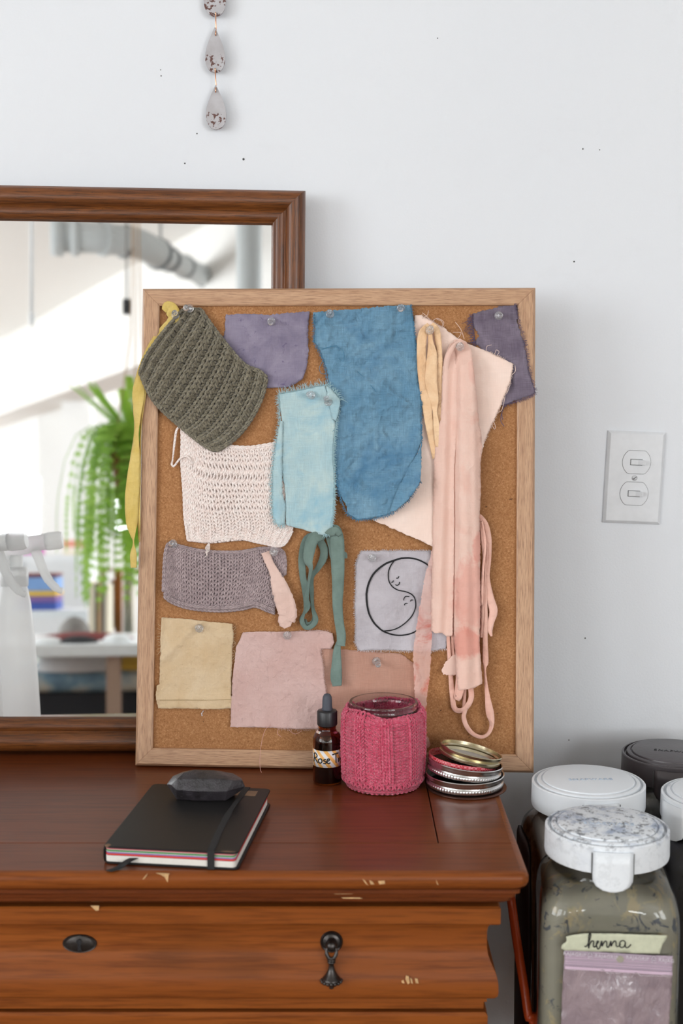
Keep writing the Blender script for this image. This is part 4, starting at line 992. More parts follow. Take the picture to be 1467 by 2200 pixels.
# a scrap of white fluff stuck to the cork
mb = MB()
for j in range(5):
    q = catmull([(436 + j * .5, 1527, .001), (434 - j * .4, 1533, .003), (433 + j * .6, 1538, .002)], 4); mb.tube([BLoc(*a) for a in q], .0003, 4, up=(.02, .03, 1))
tag(mb.build('lint_tuft', M['f_grey_thread'], None, True, M=BM, origin=tuple(BLoc(434, 1533, 0))), 'tiny white lint tuft on the cork below the straw cotton square', 'lint')
# ------------------------------------------------------------------ mirror
MO = Vector((-0.04831454, -0.0937963, DT)); MX, MY, MN = frame_axes(0.0446964, 0.07141583, -0.01260003)
MM = mat_of(MO, MX, MY, MN); MW, MH = 0.66, 0.67921371
mirror = thing('wall_mirror', 'large mirror in a dark walnut frame leaning on the wall behind the cork board', 'mirror', MM)
GZ = -0.020
MPROF = [(0.004, -0.030), (0.0015, -0.026), (0.0005, -0.014), (0.002, -0.006), (0.0055, -0.0018), (0.011, 0.0), (0.017, -0.0008), (0.0215, -0.004), (0.0235, -0.0085), (0.0255, -0.0098), (0.0275, -0.0086), (0.0335, -0.0095), (0.0365, -0.0118), (0.0375, -0.0130), (0.0395, -0.0138), (0.0405, -0.0160), (0.0418, -0.0225), (0.0418, -0.030)]
def mrail(L, pos, rot):
    k = len(MPROF); N = 2; vs = []
    for e in (0, 1):
        for (y, z) in MPROF: vs.append((y if e == 0 else L - y, y, z))
    fs = [(i, i + k, (i + 1) % k + k, (i + 1) % k) for i in range(k)] + [tuple(range(k)), tuple(range(k, 2 * k))[::-1]]
    o = MB().add(vs, [f[::-1] for f in fs]).build('frame_rail', M['walnut'], mirror, True, angle=40); o.location = pos; o.rotation_euler = (0, 0, rot)
mrail(MW, (-MW, 0, 0), 0); mrail(MH, (0, 0, 0), PI / 2); mrail(MW, (0, MH, 0), PI); mrail(MH, (-MW, MH, 0), -PI / 2)
MB().box(-MW + 0.041, -0.041, 0.041, MH - 0.041, GZ - 0.003, GZ).build('mirror_glass', M['mirror'], mirror, smooth=False)
MB().box(-MW + 0.02, -0.02, 0.02, MH - 0.02, -0.0295, GZ - 0.0035).build('backing_board', M['c_tan'], mirror, smooth=False)
def refl(px, py, d):
    r = ray(px, py).normalized(); p0 = MO + MN * GZ; t = (p0 - CAM).dot(MN) / r.dot(MN); p = CAM + r * t
    return p + (r - 2 * r.dot(MN) * MN) * d
def refl_y(px, py, y):
    r = ray(px, py).normalized(); p0 = MO + MN * GZ; t = (p0 - CAM).dot(MN) / r.dot(MN); p = CAM + r * t
    q = r - 2 * r.dot(MN) * MN; return p + q * ((y - p.y) / q.y)

# ------------------------------------------------------------------ room shell
R = ROOM
def slab(x0, x1, y0, y1, z0, z1): return MB().box(x0, x1, y0, y1, z0, z1)
T = 0.12
structure(slab(R['x0'] - T, R['x1'] + T, 0, T, -0.0, R['z1']).build('wall_back', M['wall'], smooth=False))
structure(slab(R['x0'] - T, R['x1'] + T, R['y0'] - T, T, -T, 0).build('floor', M['floor'], smooth=False))
structure(slab(R['x0'] - T, R['x1'] + T, R['y0'] - T, T, R['z1'], R['z1'] + T).build('ceiling', M['ceiling'], smooth=False))
for nm, xa, wl in (('wall_left', R['x0'] - T, LEFT_WINDOWS), ('wall_right', R['x1'], RIGHT_FILL_WINDOWS)):
    mb = MB(); ys = sorted(wl); xb = xa + T
    mb.box(xa, xb, R['y0'], 0, 0, WZ[0]).box(xa, xb, R['y0'], 0, WZ[1], R['z1'])
    last = R['y0']
    for a, b in ys: mb.box(xa, xb, last, a, WZ[0], WZ[1]); last = b
    mb.box(xa, xb, last, 0, WZ[0], WZ[1])
    structure(mb.build(nm, M['white'], smooth=False))
mb = MB(); mb.box(R['x0'], R['x1'], R['y0'] - T, R['y0'], 0, RZ[0]).box(R['x0'], R['x1'], R['y0'] - T, R['y0'], RZ[1], R['z1'])
last = R['x0']
for a, b in REAR_WINDOWS: mb.box(last, a, R['y0'] - T, R['y0'], RZ[0], RZ[1]); last = b
mb.box(last, R['x1'], R['y0'] - T, R['y0'], RZ[0], RZ[1])
structure(mb.build('wall_front', M['white'], smooth=False))
wn = 1
for x, a, b in [(R['x0'] - 0.05, *w) for w in LEFT_WINDOWS] + [(R['x1'] + 0.05, *w) for w in RIGHT_FILL_WINDOWS]:  # left windows, then the unseen right ones added for fill
    w = structure(thing('window_%d' % wn, 'tall white framed window in the side wall', 'window')); wn += 1
    for k in ('label', 'category'): del w[k]
    f = 0.05
    m = MB().box(x - .03, x + .03, a, a + f, WZ[0], WZ[1]).box(x - .03, x + .03, b - f, b, WZ[0], WZ[1]).box(x - .03, x + .03, a, b, WZ[0], WZ[0] + f).box(x - .03, x + .03, a, b, WZ[1] - f, WZ[1]).box(x - .015, x + .015, a, b, 2.0, 2.04)
    m.build('window_frame', M['white'], w, smooth=False); MB().box(x - .003, x + .003, a + f, b - f, WZ[0] + f, WZ[1] - f).build('window_pane', M['pane'], w, smooth=False)
for a, b in REAR_WINDOWS:
    w = structure(thing('window_%d' % wn, 'w', 'window')); wn += 1
    for k in ('label', 'category'): del w[k]
    f = 0.05; y = R['y0'] - 0.05
    m = MB().box(a, a + f, y - .03, y + .03, RZ[0], RZ[1]).box(b - f, b, y - .03, y + .03, RZ[0], RZ[1]).box(a, b, y - .03, y + .03, RZ[0], RZ[0] + f).box(a, b, y - .03, y + .03, RZ[1] - f, RZ[1])
    m.build('window_frame', M['white'], w, smooth=False); MB().box(a + f, b - f, y - .003, y + .003, RZ[0] + f, RZ[1] - f).build('window_pane', M['pane'], w, smooth=False)

# ------------------------------------------------------------------ hanging ornament on the wall
def wallpt(px, py, y=-0.010): return on_y(px, py, y)
o0 = wallpt(463, 20)
orn = thing('wall_ornament', 'chain of flecked grey teardrop charms linked by copper wire on the wall', 'wall hanging', loc=o0)
def drop(px, top, bot, wpx, rnd=0.30, y=-0.010):
    a = wallpt(px, top, y); b = wallpt(px, bot, y); H = a.z - b.z; Wd = (wallpt(px + wpx / 2, (top + bot) / 2, y).x - a.x) * 2
    c = Vector((wallpt(px, bot, y).x, y, b.z + H * 0.36)); n = 48; out = []
    for i in range(n):
        th = 2 * PI * i / n
        x = Wd / 2 * math.sin(th) * (math.sin(th / 2) ** (1.15)) * 1.14; z = H * 0.5 * math.cos(th) + H * 0.5 - H * 0.36
        out.append((x, z))
    mb = MB(); t = 0.0016
    vs = []
    for (x, z) in out: vs.append((x, -t, z))
    for (x, z) in out: vs.append((x, t, z))
    fs = [tuple(range(n)), tuple(range(n, 2 * n))[::-1]] + [(i, i + n, (i + 1) % n + n, (i + 1) % n) for i in range(n)]
    mb.add(vs, [f[::-1] for f in fs])
    o = mb.build('ceramic_charm', M['ceramic'], orn, smooth=False, bevel=0.0006); o.location = c - o0
    return o
drop(462, -70, 36, 57); drop(462.5, 58, 157, 51); drop(464.5, 182, 279, 52)
for (x0, y0, x1, y1) in ((463, 27, 464, 76), (462, 147, 464, 198)):
    pts = [wallpt(x0, y0 + 3, -.0078), wallpt(x0, y0, -.0128), wallpt(x0 + .3, y0 + 4, -.0135), wallpt((x0 + x1) / 2, (y0 + y1) / 2 - 4, -.0108), wallpt(x1, y1 - 12, -.0098), wallpt(x1 - .5, y1 - 9, -.0126), wallpt(x1 - .8, y1 - 1, -.0128), wallpt(x1 - .5, y1 + 1, -.0078)]
    MB().tube([Vector(p) - o0 for p in catmull(pts, 6)], 0.0007, 8, up=(1, 0, 0.1)).build('wire_link', M['copper'], orn)

# ------------------------------------------------------------------ light switch
c = on_y(1361, 1026, -0.0005)
Sw = Matrix.Translation(c) @ Matrix.Rotation(math.radians(2.2), 4, 'Y')
sw = thing('light_switch', 'white two-toggle wall switch plate mounted slightly crooked on the wall', 'light switch', Sw)
w_, h_ = 0.0362, 0.0580
mb = MB(); vs = []
for (s, y) in ((0, 0.0), (0, -0.0018), (0.0035, -0.0052)):
    vs += [(-w_ + s, y, -h_ + s), (w_ - s, y, -h_ + s), (w_ - s, y, h_ - s), (-w_ + s, y, h_ - s)]
fs = [(0, 3, 2, 1), (8, 9, 10, 11)] + [(a + k, a + (k + 1) % 4, a + 4 + (k + 1) % 4, a + 4 + k) for a in (0, 4) for k in range(4)]
mb.add(vs, fs).build('cover_plate', M['plate'], sw, smooth=False, bevel=0.0005)
for zc, xo in ((0.0197, 0.0012), (-0.0197, 0.0005)):
    def disc(r, f, y0, y1):
        n = 48; pts = []
        for i in range(n):
            a = 2 * PI * i / n; pts.append((r * math.cos(a), max(-f, min(f, r * math.sin(a)))))
        vs = [(x, y0, z) for x, z in pts] + [(x, y1, z) for x, z in pts]
        return MB().add(vs, [tuple(range(n)), tuple(range(n, 2 * n))[::-1]] + [(i, i + n, (i + 1) % n + n, (i + 1) % n) for i in range(n)])
    g = disc(0.0180, 0.0148, -0.0045, -0.0054).build('switch_recess', M['gap'], sw, smooth=False); g.location = (xo, 0, zc)
    g = disc(0.0176, 0.0144, -0.0045, -0.0060).build('switch_face', M['plate'], sw, smooth=False, bevel=0.0003); g.location = (xo, 0, zc)
    s = MB().box(-0.0080, 0.0072, -0.0061, -0.0055, -0.0039, 0.0039).build('toggle_slot', M['gap'], g, smooth=False)
    mb = MB(); vs = [(-0.0074, -0.006, -0.0034), (0.0066, -0.006, -0.0034), (0.0066, -0.006, 0.0034), (-0.0074, -0.006, 0.0034), (-0.0068, -0.0068, -0.0032), (0.0012, -0.0088, -0.0030), (0.0012, -0.0088, 0.0030), (-0.0068, -0.0068, 0.0032), (0.0085, -0.0150, -0.0029), (0.0100, -0.0146, -0.0027), (0.0100, -0.0146, 0.0027), (0.0085, -0.0150, 0.0029)]
    fs = [(0, 1, 2, 3), (0, 4, 5, 1), (1, 5, 8, 9), (9, 8, 11, 10), (1, 9, 10, 2), (5, 6, 11, 8), (4, 7, 6, 5), (0, 3, 7, 4), (3, 2, 6, 7), (2, 10, 11, 6)]
    mb.add(vs, fs).build('toggle_lever', M['plate'], g, smooth=False, bevel=0.0005)
g = MB().lathe([(0.0, -0.0006), (0.0030, -0.0006), (0.0034, 0.0), (0.0, 0.0)], 20, M=Matrix.Rotation(PI / 2, 4, 'X')).build('plate_screw', M['plate'], sw); g.location = (0.0, -0.0060, 0)
g2 = MB().box(-0.0030, 0.0030, -0.0004, -0.0001, -0.0004, 0.0004).build('screw_slot', M['gap'], g, smooth=False); g2.rotation_euler = (0, math.radians(-35), 0); g2.location = (0, -0.0004, 0)

# ------------------------------------------------------------------ dresser
XL, XR = -0.640, 0.1428      # faces of the body; mouldings add an offset outward
YB_, YBK = -0.4348, -0.012
def zat(py, y=-0.45): return on_y(733.5, py, y).z
dr = thing('dresser', 'reddish brown stained pine dresser with curved drawer fronts and chipped edges', 'dresser', loc=(-0.24, -0.23, 0))
DO = Vector((-0.24, -0.23, 0))
def sweep(mb, prof, rc=0.0, back=YBK, close=False, left=XL, right=XR):
    path = []
    k = 5 if rc else 1
    for o, z in prof:
        row = [(left - o, back, z)]
        if rc:
            for j in range(k):
                a = PI + PI / 2 * j / (k - 1); row.append((left - o + rc + rc * math.cos(a), YB_ - o + rc + rc * math.sin(a), z))
            for j in range(k):
                a = -PI / 2 + PI / 2 * j / (k - 1); row.append((right + o - rc + rc * math.cos(a), YB_ - o + rc + rc * math.sin(a), z))
        else: row += [(left - o, YB_ - o, z), (right + o, YB_ - o, z)]
        row.append((right + o, back, z)); path.append(row)
    n = len(path[0]); vs = [p for row in path for p in row]; fs = []
    for i in range(len(path) - 1):
        for j in range(n - 1):
            a = i * n + j; fs.append((a, a + 1, a + 1 + n, a + n)[::-1])
    o_ = len(mb.v); mb.add([tuple(Vector(v) - DO) for v in vs], fs)
    return [o_ + i for i in range(n)], [o_ + (len(path) - 1) * n + i for i in range(n)]
NO = 0.0322
def zo(py, o): return zat(py, YB_ - o)
mb = MB()
top = [(NO - 0.0075, DT - 0.0001), (NO - 0.0035, DT - .0006), (NO - 0.0012, DT - 0.0022), (NO, DT - 0.0055), (NO, zo(1900, NO)), (NO - 0.0014, zo(1908, NO)), (NO - 0.005, zo(1914, NO))]
a, b = sweep(mb, top, 0.010); 
mb.f.append(tuple(b)[::1])
mb.build('top_edge', M['dresser'], dr, True, angle=50)
mb = MB(); prof = [(NO - 0.005, zo(1914, NO)), (NO - 0.0075, zo(1915, NO - .004)), (NO - 0.0075, zo(1920, NO - .0075)), (NO - 0.0105, zo(1922, NO - .009)), (NO - 0.0115, zo(1928, NO - .0115)), (NO - 0.0150, zo(1930, NO - .0135)), (NO - 0.0155, zo(1936, NO - .0155)), (NO - 0.0195, zo(1940, NO - .018)), (NO - 0.03, zo(1940, NO - .02))]
a, b = sweep(mb, prof, 0.004); mb.f.append(tuple(b)); mb.build('top_moulding', M['moulding'], dr, True, angle=35)
# planks of the top
ys_ = on_z(733, 1811, DT).y; xs_ = 0.0955; g_ = 0.0006; e_ = NO - 0.0074
def plank(x0, x1, y0, y1, name='top_plank'):
    MB().box(x0 - DO.x, x1 - DO.x, y0 - DO.y, y1 - DO.y, DT - 0.018, DT).build(name, M['dresser_top'], dr, smooth=False, bevel=0.0004)
plank(XL - e_, XR + e_, YB_ - e_, ys_ - g_)
plank(XL - e_, xs_ - g_, ys_ + g_, YBK + 0.002)
plank(xs_ + g_, XR + e_, ys_ + g_, YBK + 0.002, 'top_end_plank')
MB().box(XL - .01 - DO.x, XR + .01 - DO.x, YB_ - .01 - DO.y, YBK - DO.y, 0.06, DT - 0.0185).build('carcass', M['moulding'], dr, smooth=False) if False else None
mb = MB(); sweep(mb, [(-0.012, DT - 0.019), (-0.012, 0.07)]); mb.build('carcass', M['moulding'], dr, smooth=False)
def drawer_prof(zt, H):
    # top band, recess, concave-to-convex face, lower bead
    P = [(-0.012, 0.0), (0.0065, 0.0), (0.0085, 0.0015), (0.0085, 0.0150), (0.0070, 0.0165), (0.0005, 0.0175), (-0.0022, 0.022)]
    for i in range(11):
        s = i / 10; P.append((-0.0030 + 0.0105 * (0.5 - 0.5 * math.cos(PI * sstep(0.15, 1.0, s))) , 0.026 + 0.052 * s))
    P += [(0.0068, 0.0815), (0.0040, 0.0845), (-0.0006, 0.0858), (-0.0025, 0.0862), (-0.0025, 0.0905), (-0.0050, 0.0915), (-0.0052, 0.0980), (-0.0075, 0.0990), (-0.013, 0.0992)]
    k = H / 0.0992
    return [(o, zt - z * k) for o, z in P]
zt = zat(1949, -0.443); zb = zat(2170, -0.43); H1 = zt - zb
def zof(py): return zt - (py - 1947) / (2169 - 1947) * H1
def drawer(zt, H, shift=0.0, full=True):
    prof = [(o + shift, z) for o, z in drawer_prof(zt, H)]
    mb = MB(); sweep(mb, prof, 0.0); o = mb.build('drawer', M['dresser'], dr, True, angle=32); return prof, o
def face_o(prof, z):
    for i in range(len(prof) - 1):
        if prof[i][1] >= z >= prof[i + 1][1] and prof[i][1] > prof[i + 1][1]:
            f = (prof[i][1] - z) / (prof[i][1] - prof[i + 1][1]); return prof[i][0] + (prof[i + 1][0] - prof[i][0]) * f
    return 0
pr1, d1 = drawer(zt, H1)
dd = [(pr1, d1, H1, zt)]
z = zb - 0.0015
for k, hh in enumerate((0.19, 0.21, 0.21)):
    p, o = drawer(z, hh, -0.010); dd.append((p, o, hh, z)); z -= hh + 0.003
def keyhole(prof, parent, x, z):
    y = YB_ - face_o(prof, z); mb = MB()
    Rm = Matrix.Translation((0, 0, 0)) @ Matrix.Rotation(PI / 2, 4, 'X') @ Matrix.Diagonal((1, 0.56, 1, 1))
    mb.lathe([(0.0, 0.0030), (0.006, 0.0028), (0.0125, 0.0016), (0.0148, 0.0010), (0.0158, 0.0014), (0.0165, 0.0008), (0.0165, -0.0012), (0, -0.0012)][::-1], 48, M=Rm)
    o = mb.build('keyhole_plate', M['iron'], parent, True, angle=60, origin=None); o.location = Vector((x, y, z)) - DO
    # raised keyhole outline and dark slot
    pts = [(-.0012, -.0052), (-.0018, -.0058), (.0022, -.0058), (.0016, -.0048), (.0010, .0006)] + [(.0024 * math.cos(a), .0030 + .0024 * math.sin(a)) for a in [(-50 + 28 * i) * PI / 180 for i in range(11)]] + [(-.0010, .0006)]
    s = MB(); s.add([(x_, -0.0034, z_) for x_, z_ in pts] + [(x_, -0.0020, z_) for x_, z_ in pts], [tuple(range(len(pts))), ] + [(i, (i + 1) % len(pts), (i + 1) % len(pts) + len(pts), i + len(pts)) for i in range(len(pts))])
    s.tube([(x_, -0.0033, z_) for x_, z_ in pts], 0.0005, 6, closed=True, up=(0, 1, 0.1))
    q = s.build('keyhole', M['cap'], o, True) if False else None
    mb2 = MB(); mb2.v = []; 
    return o, s
def drop_pull(prof, parent, x, zc):
    y = YB_ - face_o(prof, zc); o_ = Vector((x, y, zc)) - DO; mb = MB(); RX = Matrix.Rotation(PI / 2, 4, 'X')
    mb.lathe([(0, -0.002), (0.0108, -0.002), (0.0110, 0.0004), (0.0098, 0.0018), (0.0086, 0.0012), (0.0078, 0.0024), (0.0062, 0.0022), (0.0050, 0.0034), (0.0045, 0.0060), (0.0048, 0.0078), (0.0050, 0.0100), (0.0042, 0.0122), (0.0022, 0.0134), (0.0, 0.0137)], 40, M=RX)
    mb.tube([(0.0048 * math.cos(a) * (1 if math.sin(a) < 0.3 else .9), -0.0085 - .0015 * (1 - math.sin(a)), -0.0052 + 0.0066 * math.sin(a)) for a in [math.radians(150 + 240 * i / 20) for i in range(21)]], [0.0019 if 3 < i < 17 else .0016 for i in range(21)], 10, up=(0, 1, 0.05))
    prof_d = [(0, -0.0115), (0.0025, -0.0118), (0.0042, -0.0128), (0.0042, -0.0136), (0.0030, -0.0142), (0.0040, -0.0150), (0.0040, -0.0160), (0.0028, -0.0168), (0.0026, -0.0195), (0.0034, -0.0235), (0.0052, -0.0275), (0.0082, -0.0312), (0.0092, -0.0325), (0.0090, -0.0338), (0.0078, -0.0345), (0.0060, -0.0375), (0.0034, -0.0395), (0.0022, -0.0402), (0.0024, -0.0412), (0.0018, -0.0422), (0, -0.0426)]
    mb.lathe(prof_d[::-1], 28, c=(0, -0.0100, 0))
    for i in range(16):
        a = 2 * PI * i / 16; mb.ball((0.0092 * math.cos(a), -0.0100 + 0.0092 * math.sin(a), -0.0340), 0.0019, 8, 6)
    o = mb.build('drop_pull', M['iron'], parent, True, angle=70); o.location = o_; return o
PX = on_y(712, 2020, YB_).x; KX = on_y(170, 2024, YB_).x
for k, (prof, ob, hh, z0) in enumerate(dd):
    zk = z0 - hh * 0.375
    ko, s = keyhole(prof, ob, KX, zk + 0.0)
    s.build('keyhole_slot', M['cap'], ob, False).location = ko.location
    for sx in (PX, 2 * KX - PX): drop_pull(prof, ob, sx, zk + .0016)
# raw chips and scratches in the varnish
def chip(poly, off, mat='raw_wood', zmode=None):
    c = on_y(poly[0][0], poly[0][1], YB_ - off); P = [on_y(x, y, YB_ - off - 0.0003) for x, y in poly]; n = len(P)
    Q = [p + Vector((0, 0.0012, 0)) for p in P]
    mb = MB().add([tuple(p - DO) for p in P + Q], [tuple(range(n)), tuple(range(n, 2 * n))[::-1]] + [(i, i + n, (i + 1) % n + n, (i + 1) % n) for i in range(n)])
    mb.build('varnish_chip', M[mat], dr, smooth=False)
for poly, off in (([(335, 1876), (346, 1880), (354, 1885), (360, 1896), (362, 1880), (364, 1877.5), (350, 1876.5)], NO), ([(306, 1889), (312, 1882), (317, 1877), (315, 1882), (309, 1889)], NO - .0003),
                  ([(706, 1919), (722, 1916.5), (738, 1915), (758, 1920.5), (740, 1921), (722, 1921)], NO - .009), ([(732, 1928), (748, 1926), (770, 1928), (779, 1931), (752, 1931), (738, 1930.5)], NO - .0126),
                  ([(778, 1888), (784, 1892), (791, 1903), (785, 1898)], NO - .0002), ([(793, 1891), (800, 1894), (804, 1900), (796, 1900)], NO - .0002), ([(812, 1893), (826, 1892), (827, 1899), (815, 1900)], NO - .0002), ([(936, 1889), (942, 1902), (939, 1900)], NO - .0002),
                  ([(872, 2096), (878, 2098), (880, 2112), (876, 2115), (871, 2104)], 0.0074), ([(881, 2101), (885, 2104), (887, 2114), (883, 2112)], 0.0074), ([(891, 2102), (897, 2103), (899, 2113), (893, 2112)], 0.0074), ([(862, 2108), (867, 2106), (869, 2113), (864, 2112)], 0.0074)): chip(poly, off)
chip([(194, 1946), (213, 1946), (212, 1956), (206, 1957)], 0.0087)
cz = Vector((XR + NO - .003, YB_ - NO + .003, zat(1893)))
cm = MB().ball(tuple(cz - DO), 0.0058, 12, 8, (1, 1, .9)); cm.build('worn_corner', M['raw_wood'], dr, True) if False else None

# ------------------------------------------------------------------ small things on the dresser
def lathe_obj(mb_prof, n, name, mat, parent, **kw):
    return MB().lathe(mb_prof, n, **{k: v for k, v in kw.items() if k in ('wob', 'close', 'M', 'c')}).build(name, mat, parent, True, angle=kw.get('angle', 60))
p = on_z(703, 1680, DT); p.z = DT
bt = thing('dropper_bottle', 'small amber dropper bottle of dark tincture with a striped handwritten label', 'bottle', loc=p)
outer = [(0, 0.0006), (0.0130, 0.0), (0.0156, 0.0010), (0.0162, 0.003), (0.0162, 0.0485), (0.0157, 0.0525), (0.0138, 0.0570), (0.0108, 0.0600), (0.0096, 0.0625), (0.0100, 0.0640), (0.0100, 0.0655), (0.0085, 0.0660), (0.0085, 0.078)]
inner = [(r - 0.0014 if r > .003 else 0, z + 0.0016) for r, z in outer[1:-1]]; inner = [(0, 0.0025)] + inner[1:] + [(0.0072, 0.078)]
lathe_obj(outer + inner[::-1], 48, 'glass_body', M['amber'], bt)
lathe_obj([(0, 0.0029), (0.0136, 0.0029), (0.0144, 0.0045), (0.0144, 0.0480), (0, 0.0482)], 40, 'tincture', M['tincture'], bt)
lathe_obj([(0.0085, 0.0665), (0.0110, 0.0665), (0.0112, 0.0675), (0.0112, 0.0820), (0.0106, 0.0830), (0.0066, 0.0838), (0.0, 0.0840)], 96, 'screw_cap', M['cap'], bt, wob=lambda a, j: 1 + (0.018 * math.cos(36 * a) if j in (2, 3) else 0))
lathe_obj([(0.0060, 0.0838), (0.0062, 0.0850), (0.0056, 0.0870), (0.0054, 0.0950), (0.0050, 0.0985), (0.0036, 0.1012), (0.0015, 0.1022), (0, 0.1023)], 32, 'dropper_bulb', M['rubber'], bt)
lathe_obj([(0, 0.012), (0.0012, 0.013), (0.0018, 0.03), (0.0018, 0.066), (0, 0.066)], 12, 'dropper_tube', M['clear'], bt) 
t = NT('striped_label'); uv = t.n('ShaderNodeUVMap'); sp = t.n('ShaderNodeSeparateXYZ'); t.l(uv.outputs[0], sp.inputs[0])
w = t.math('SINE', t.math('ADD', t.math('MULTIPLY', sp.outputs[0], 640.0), t.math('MULTIPLY', sp.outputs[1], 520.0)))
t.base(t.ramp(t.math('ADD', t.math('MULTIPLY', w, 0.5), 0.5), [(0.44, rgb(232, 174, 96)), (0.52, rgb(226, 224, 226))])); t.set(Roughness=0.5); M['striped'] = t.m
mb = MB(); vs = []; fs = []; uvs = []; RL = 0.01635; n = 40; z0, z1_ = 0.0215, 0.0405
A0, A1 = math.radians(-182), math.radians(2)
for i in range(n + 1):
    a = A0 + (A1 - A0) * i / n
    for z in (z0, z1_): vs.append((RL * math.cos(a), RL * math.sin(a), z)); uvs.append((RL * (a + PI), z))
fs = [(2 * i, 2 * i + 2, 2 * i + 3, 2 * i + 1) for i in range(n)]
mb.add(vs, fs, uvs).build('paper_label', M['striped'], bt, True, solid=0.00012)
def write(strokes, fmap, w, name, mat, parent, solid=0.0, nseg=7, M_=None):
    mb = MB()
    for st in strokes:
        q = catmull(st, nseg); P = [fmap(*a[:2]) for a in q]
        if len(P) < 2: continue
        # pen stroke as a thin round-edged bead lying on the surface
        mb.tube(P, w / 2, 6, up=(0.01, -1, 0.02), flat=0.25)
    return mb.build(name, mat, parent, True, M=M_)
# lettering in units: x to the right, y up (cap height 1)
ROSE = [[(0.0, 0.0), (.03, .5), (.05, 1.0)], [(-.05, .9), (.2, 1.05), (.42, .85), (.35, .6), (.08, .5)], [(.1, .5), (.3, .25), (.5, 0)],
        [(.75, .5), (.58, .35), (.6, .08), (.78, .0), (.93, .2), (.88, .45), (.75, .5)], [(1.28, .5), (1.1, .42), (1.12, .3), (1.28, .2), (1.26, .02), (1.04, .0)],
        [(1.36, .25), (1.55, .35), (1.58, .52), (1.42, .5), (1.38, .15), (1.52, .0), (1.68, .1)], [(1.85, 1.0), (2.15, 1.08), (2.5, 1.08)], [(2.2, 1.05), (2.2, .5), (2.22, .0)],
        [(2.5, .5), (2.5, .02)], [(2.5, .72), (2.51, .75)], [(2.72, .5), (2.74, .0)], [(2.73, .35), (2.85, .52), (2.95, .4), (2.98, .0)], [(3.3, .45), (3.15, .35), (3.15, .05), (3.32, .05)]]
write(ROSE, lambda x, y: (RL * 1.012 * math.cos(math.radians(-151) + x * math.radians(44)), RL * 1.012 * math.sin(math.radians(-151) + x * math.radians(44)), 0.0265 + y * 0.0098), 0.0014, 'handwriting', M['ink'], bt)

# jar with the knitted cosy
p = on_z(823, 1713, DT); JC = Vector((p.x, p.y + 0.0445, DT)); JC.x = (823 - 733.5) / FPX * ((JC - CAM).dot(FW))
jar = thing('glass_jar', 'open glass jar wearing a raspberry pink ribbed knit cosy', 'jar', loc=JC)
ztop = on_y(823, 1506, JC.y).z - DT
zc = on_y(823, 1544, JC.y - 0.040).z - DT
r_ = 0.0385
outer = [(0, 0.0035), (0.030, 0.0025), (0.036, 0.003), (0.0395, 0.006), (0.0405, 0.012), (0.0405, ztop - 0.022), (0.0395, ztop - 0.017), (r_ - 0.0008, ztop - 0.013), (r_ - 0.0006, ztop - 0.009), (r_ + 0.0004, ztop - 0.0075), (r_ - 0.0006, ztop - 0.006), (r_ - .0002, ztop - .003), (r_, ztop - 0.0012), (r_ - 0.0006, ztop)]
inner = [(max(r - 0.0026, 0), z + (0.005 if z < .02 else 0)) for r, z in outer]
lathe_obj(outer + inner[::-1], 72, 'jar_glass', M['clear'], jar)
mb = MB(); CC, CRR = 45, 21; cz0 = 0.0035; cz1 = zc + 0.001
def cmap(u, v, w):
    a = -PI / 2 + 2 * PI * u / CC; s = min(max(v / CRR, -0.03), 1.03)
    rad = 0.0437 + 0.0012 * math.sin(PI * s) - 0.0030 * sstep(0.92, 1.02, s) - 0.0035 * (1 - sstep(0.0, 0.10, s)) + w
    rad += 0.0008 * nz(u * .15, s * 3, 3)
    a += 0.02 * math.sin(s * 4 + 1.0)
    top = cz1 + 0.003 * math.sin(a * 2 + .5) + .0015 * math.sin(a * 5)
    return Vector((rad * math.cos(a), rad * math.sin(a), cz0 + (top - cz0) * s))
PATT = [0, 0, 0, 0, 1, 0, 1, 1, 0, 1, 0, 0, 0, 0, 0, 1, 0, 1, 1, 0, 1, 0, 0, 0, 0, 1, 0, 1, 1, 0, 1]
def ckind(c, r):
    if r < 3: return -1 if r % 2 == 0 else 1
    return 1 if c % 5 < 2 else -1
def cknit():
    for rr in range(CRR):
        N = CC * 12; pts = []
        for i in range(N):
            t = 2 * PI * i / 12; c = int((i + 6) // 12) % CC; s = ckind(c, rr)
            u = i / 12 + 0.27 * math.sin(2 * t); v = rr + 0.5 + 0.88 * math.cos(t); w = -s * 0.0012 * math.cos(2 * t) + (0.0013 if s > 0 else -0.0008)
            pts.append(cmap(u + 0.08 * nz(i * .06, rr * 1.3, 2), v + 0.08 * nz(i * .04, rr * .8, 4), w))
        # keep the sweep frame radial
        P = np.array([tuple(q) for q in pts]); k = len(P); Tt = np.roll(P, -1, 0) - np.roll(P, 1, 0); Tt /= np.linalg.norm(Tt, axis=1)[:, None] + 1e-12
        U = P.copy(); U[:, 2] = 0; U /= np.linalg.norm(U, axis=1)[:, None]
        A = np.cross(Tt, U); A /= np.linalg.norm(A, axis=1)[:, None] + 1e-12; B = np.cross(A, Tt)
        L = np.concatenate([[0], np.cumsum(np.linalg.norm(np.diff(P, axis=0), axis=1))]); n = 6
        V = np.stack([P + (A * math.cos(2 * PI * j / n) + B * math.sin(2 * PI * j / n)) * 0.00150 for j in range(n)], 1).reshape(-1, 3)
        fs = [(i * n + j, ((i + 1) % k) * n + j, ((i + 1) % k) * n + (j + 1) % n, i * n + (j + 1) % n) for i in range(k) for j in range(n)]
        mb.add(V.tolist(), fs, [(L[i], j / n) for i in range(k) for j in range(n)])
cknit()
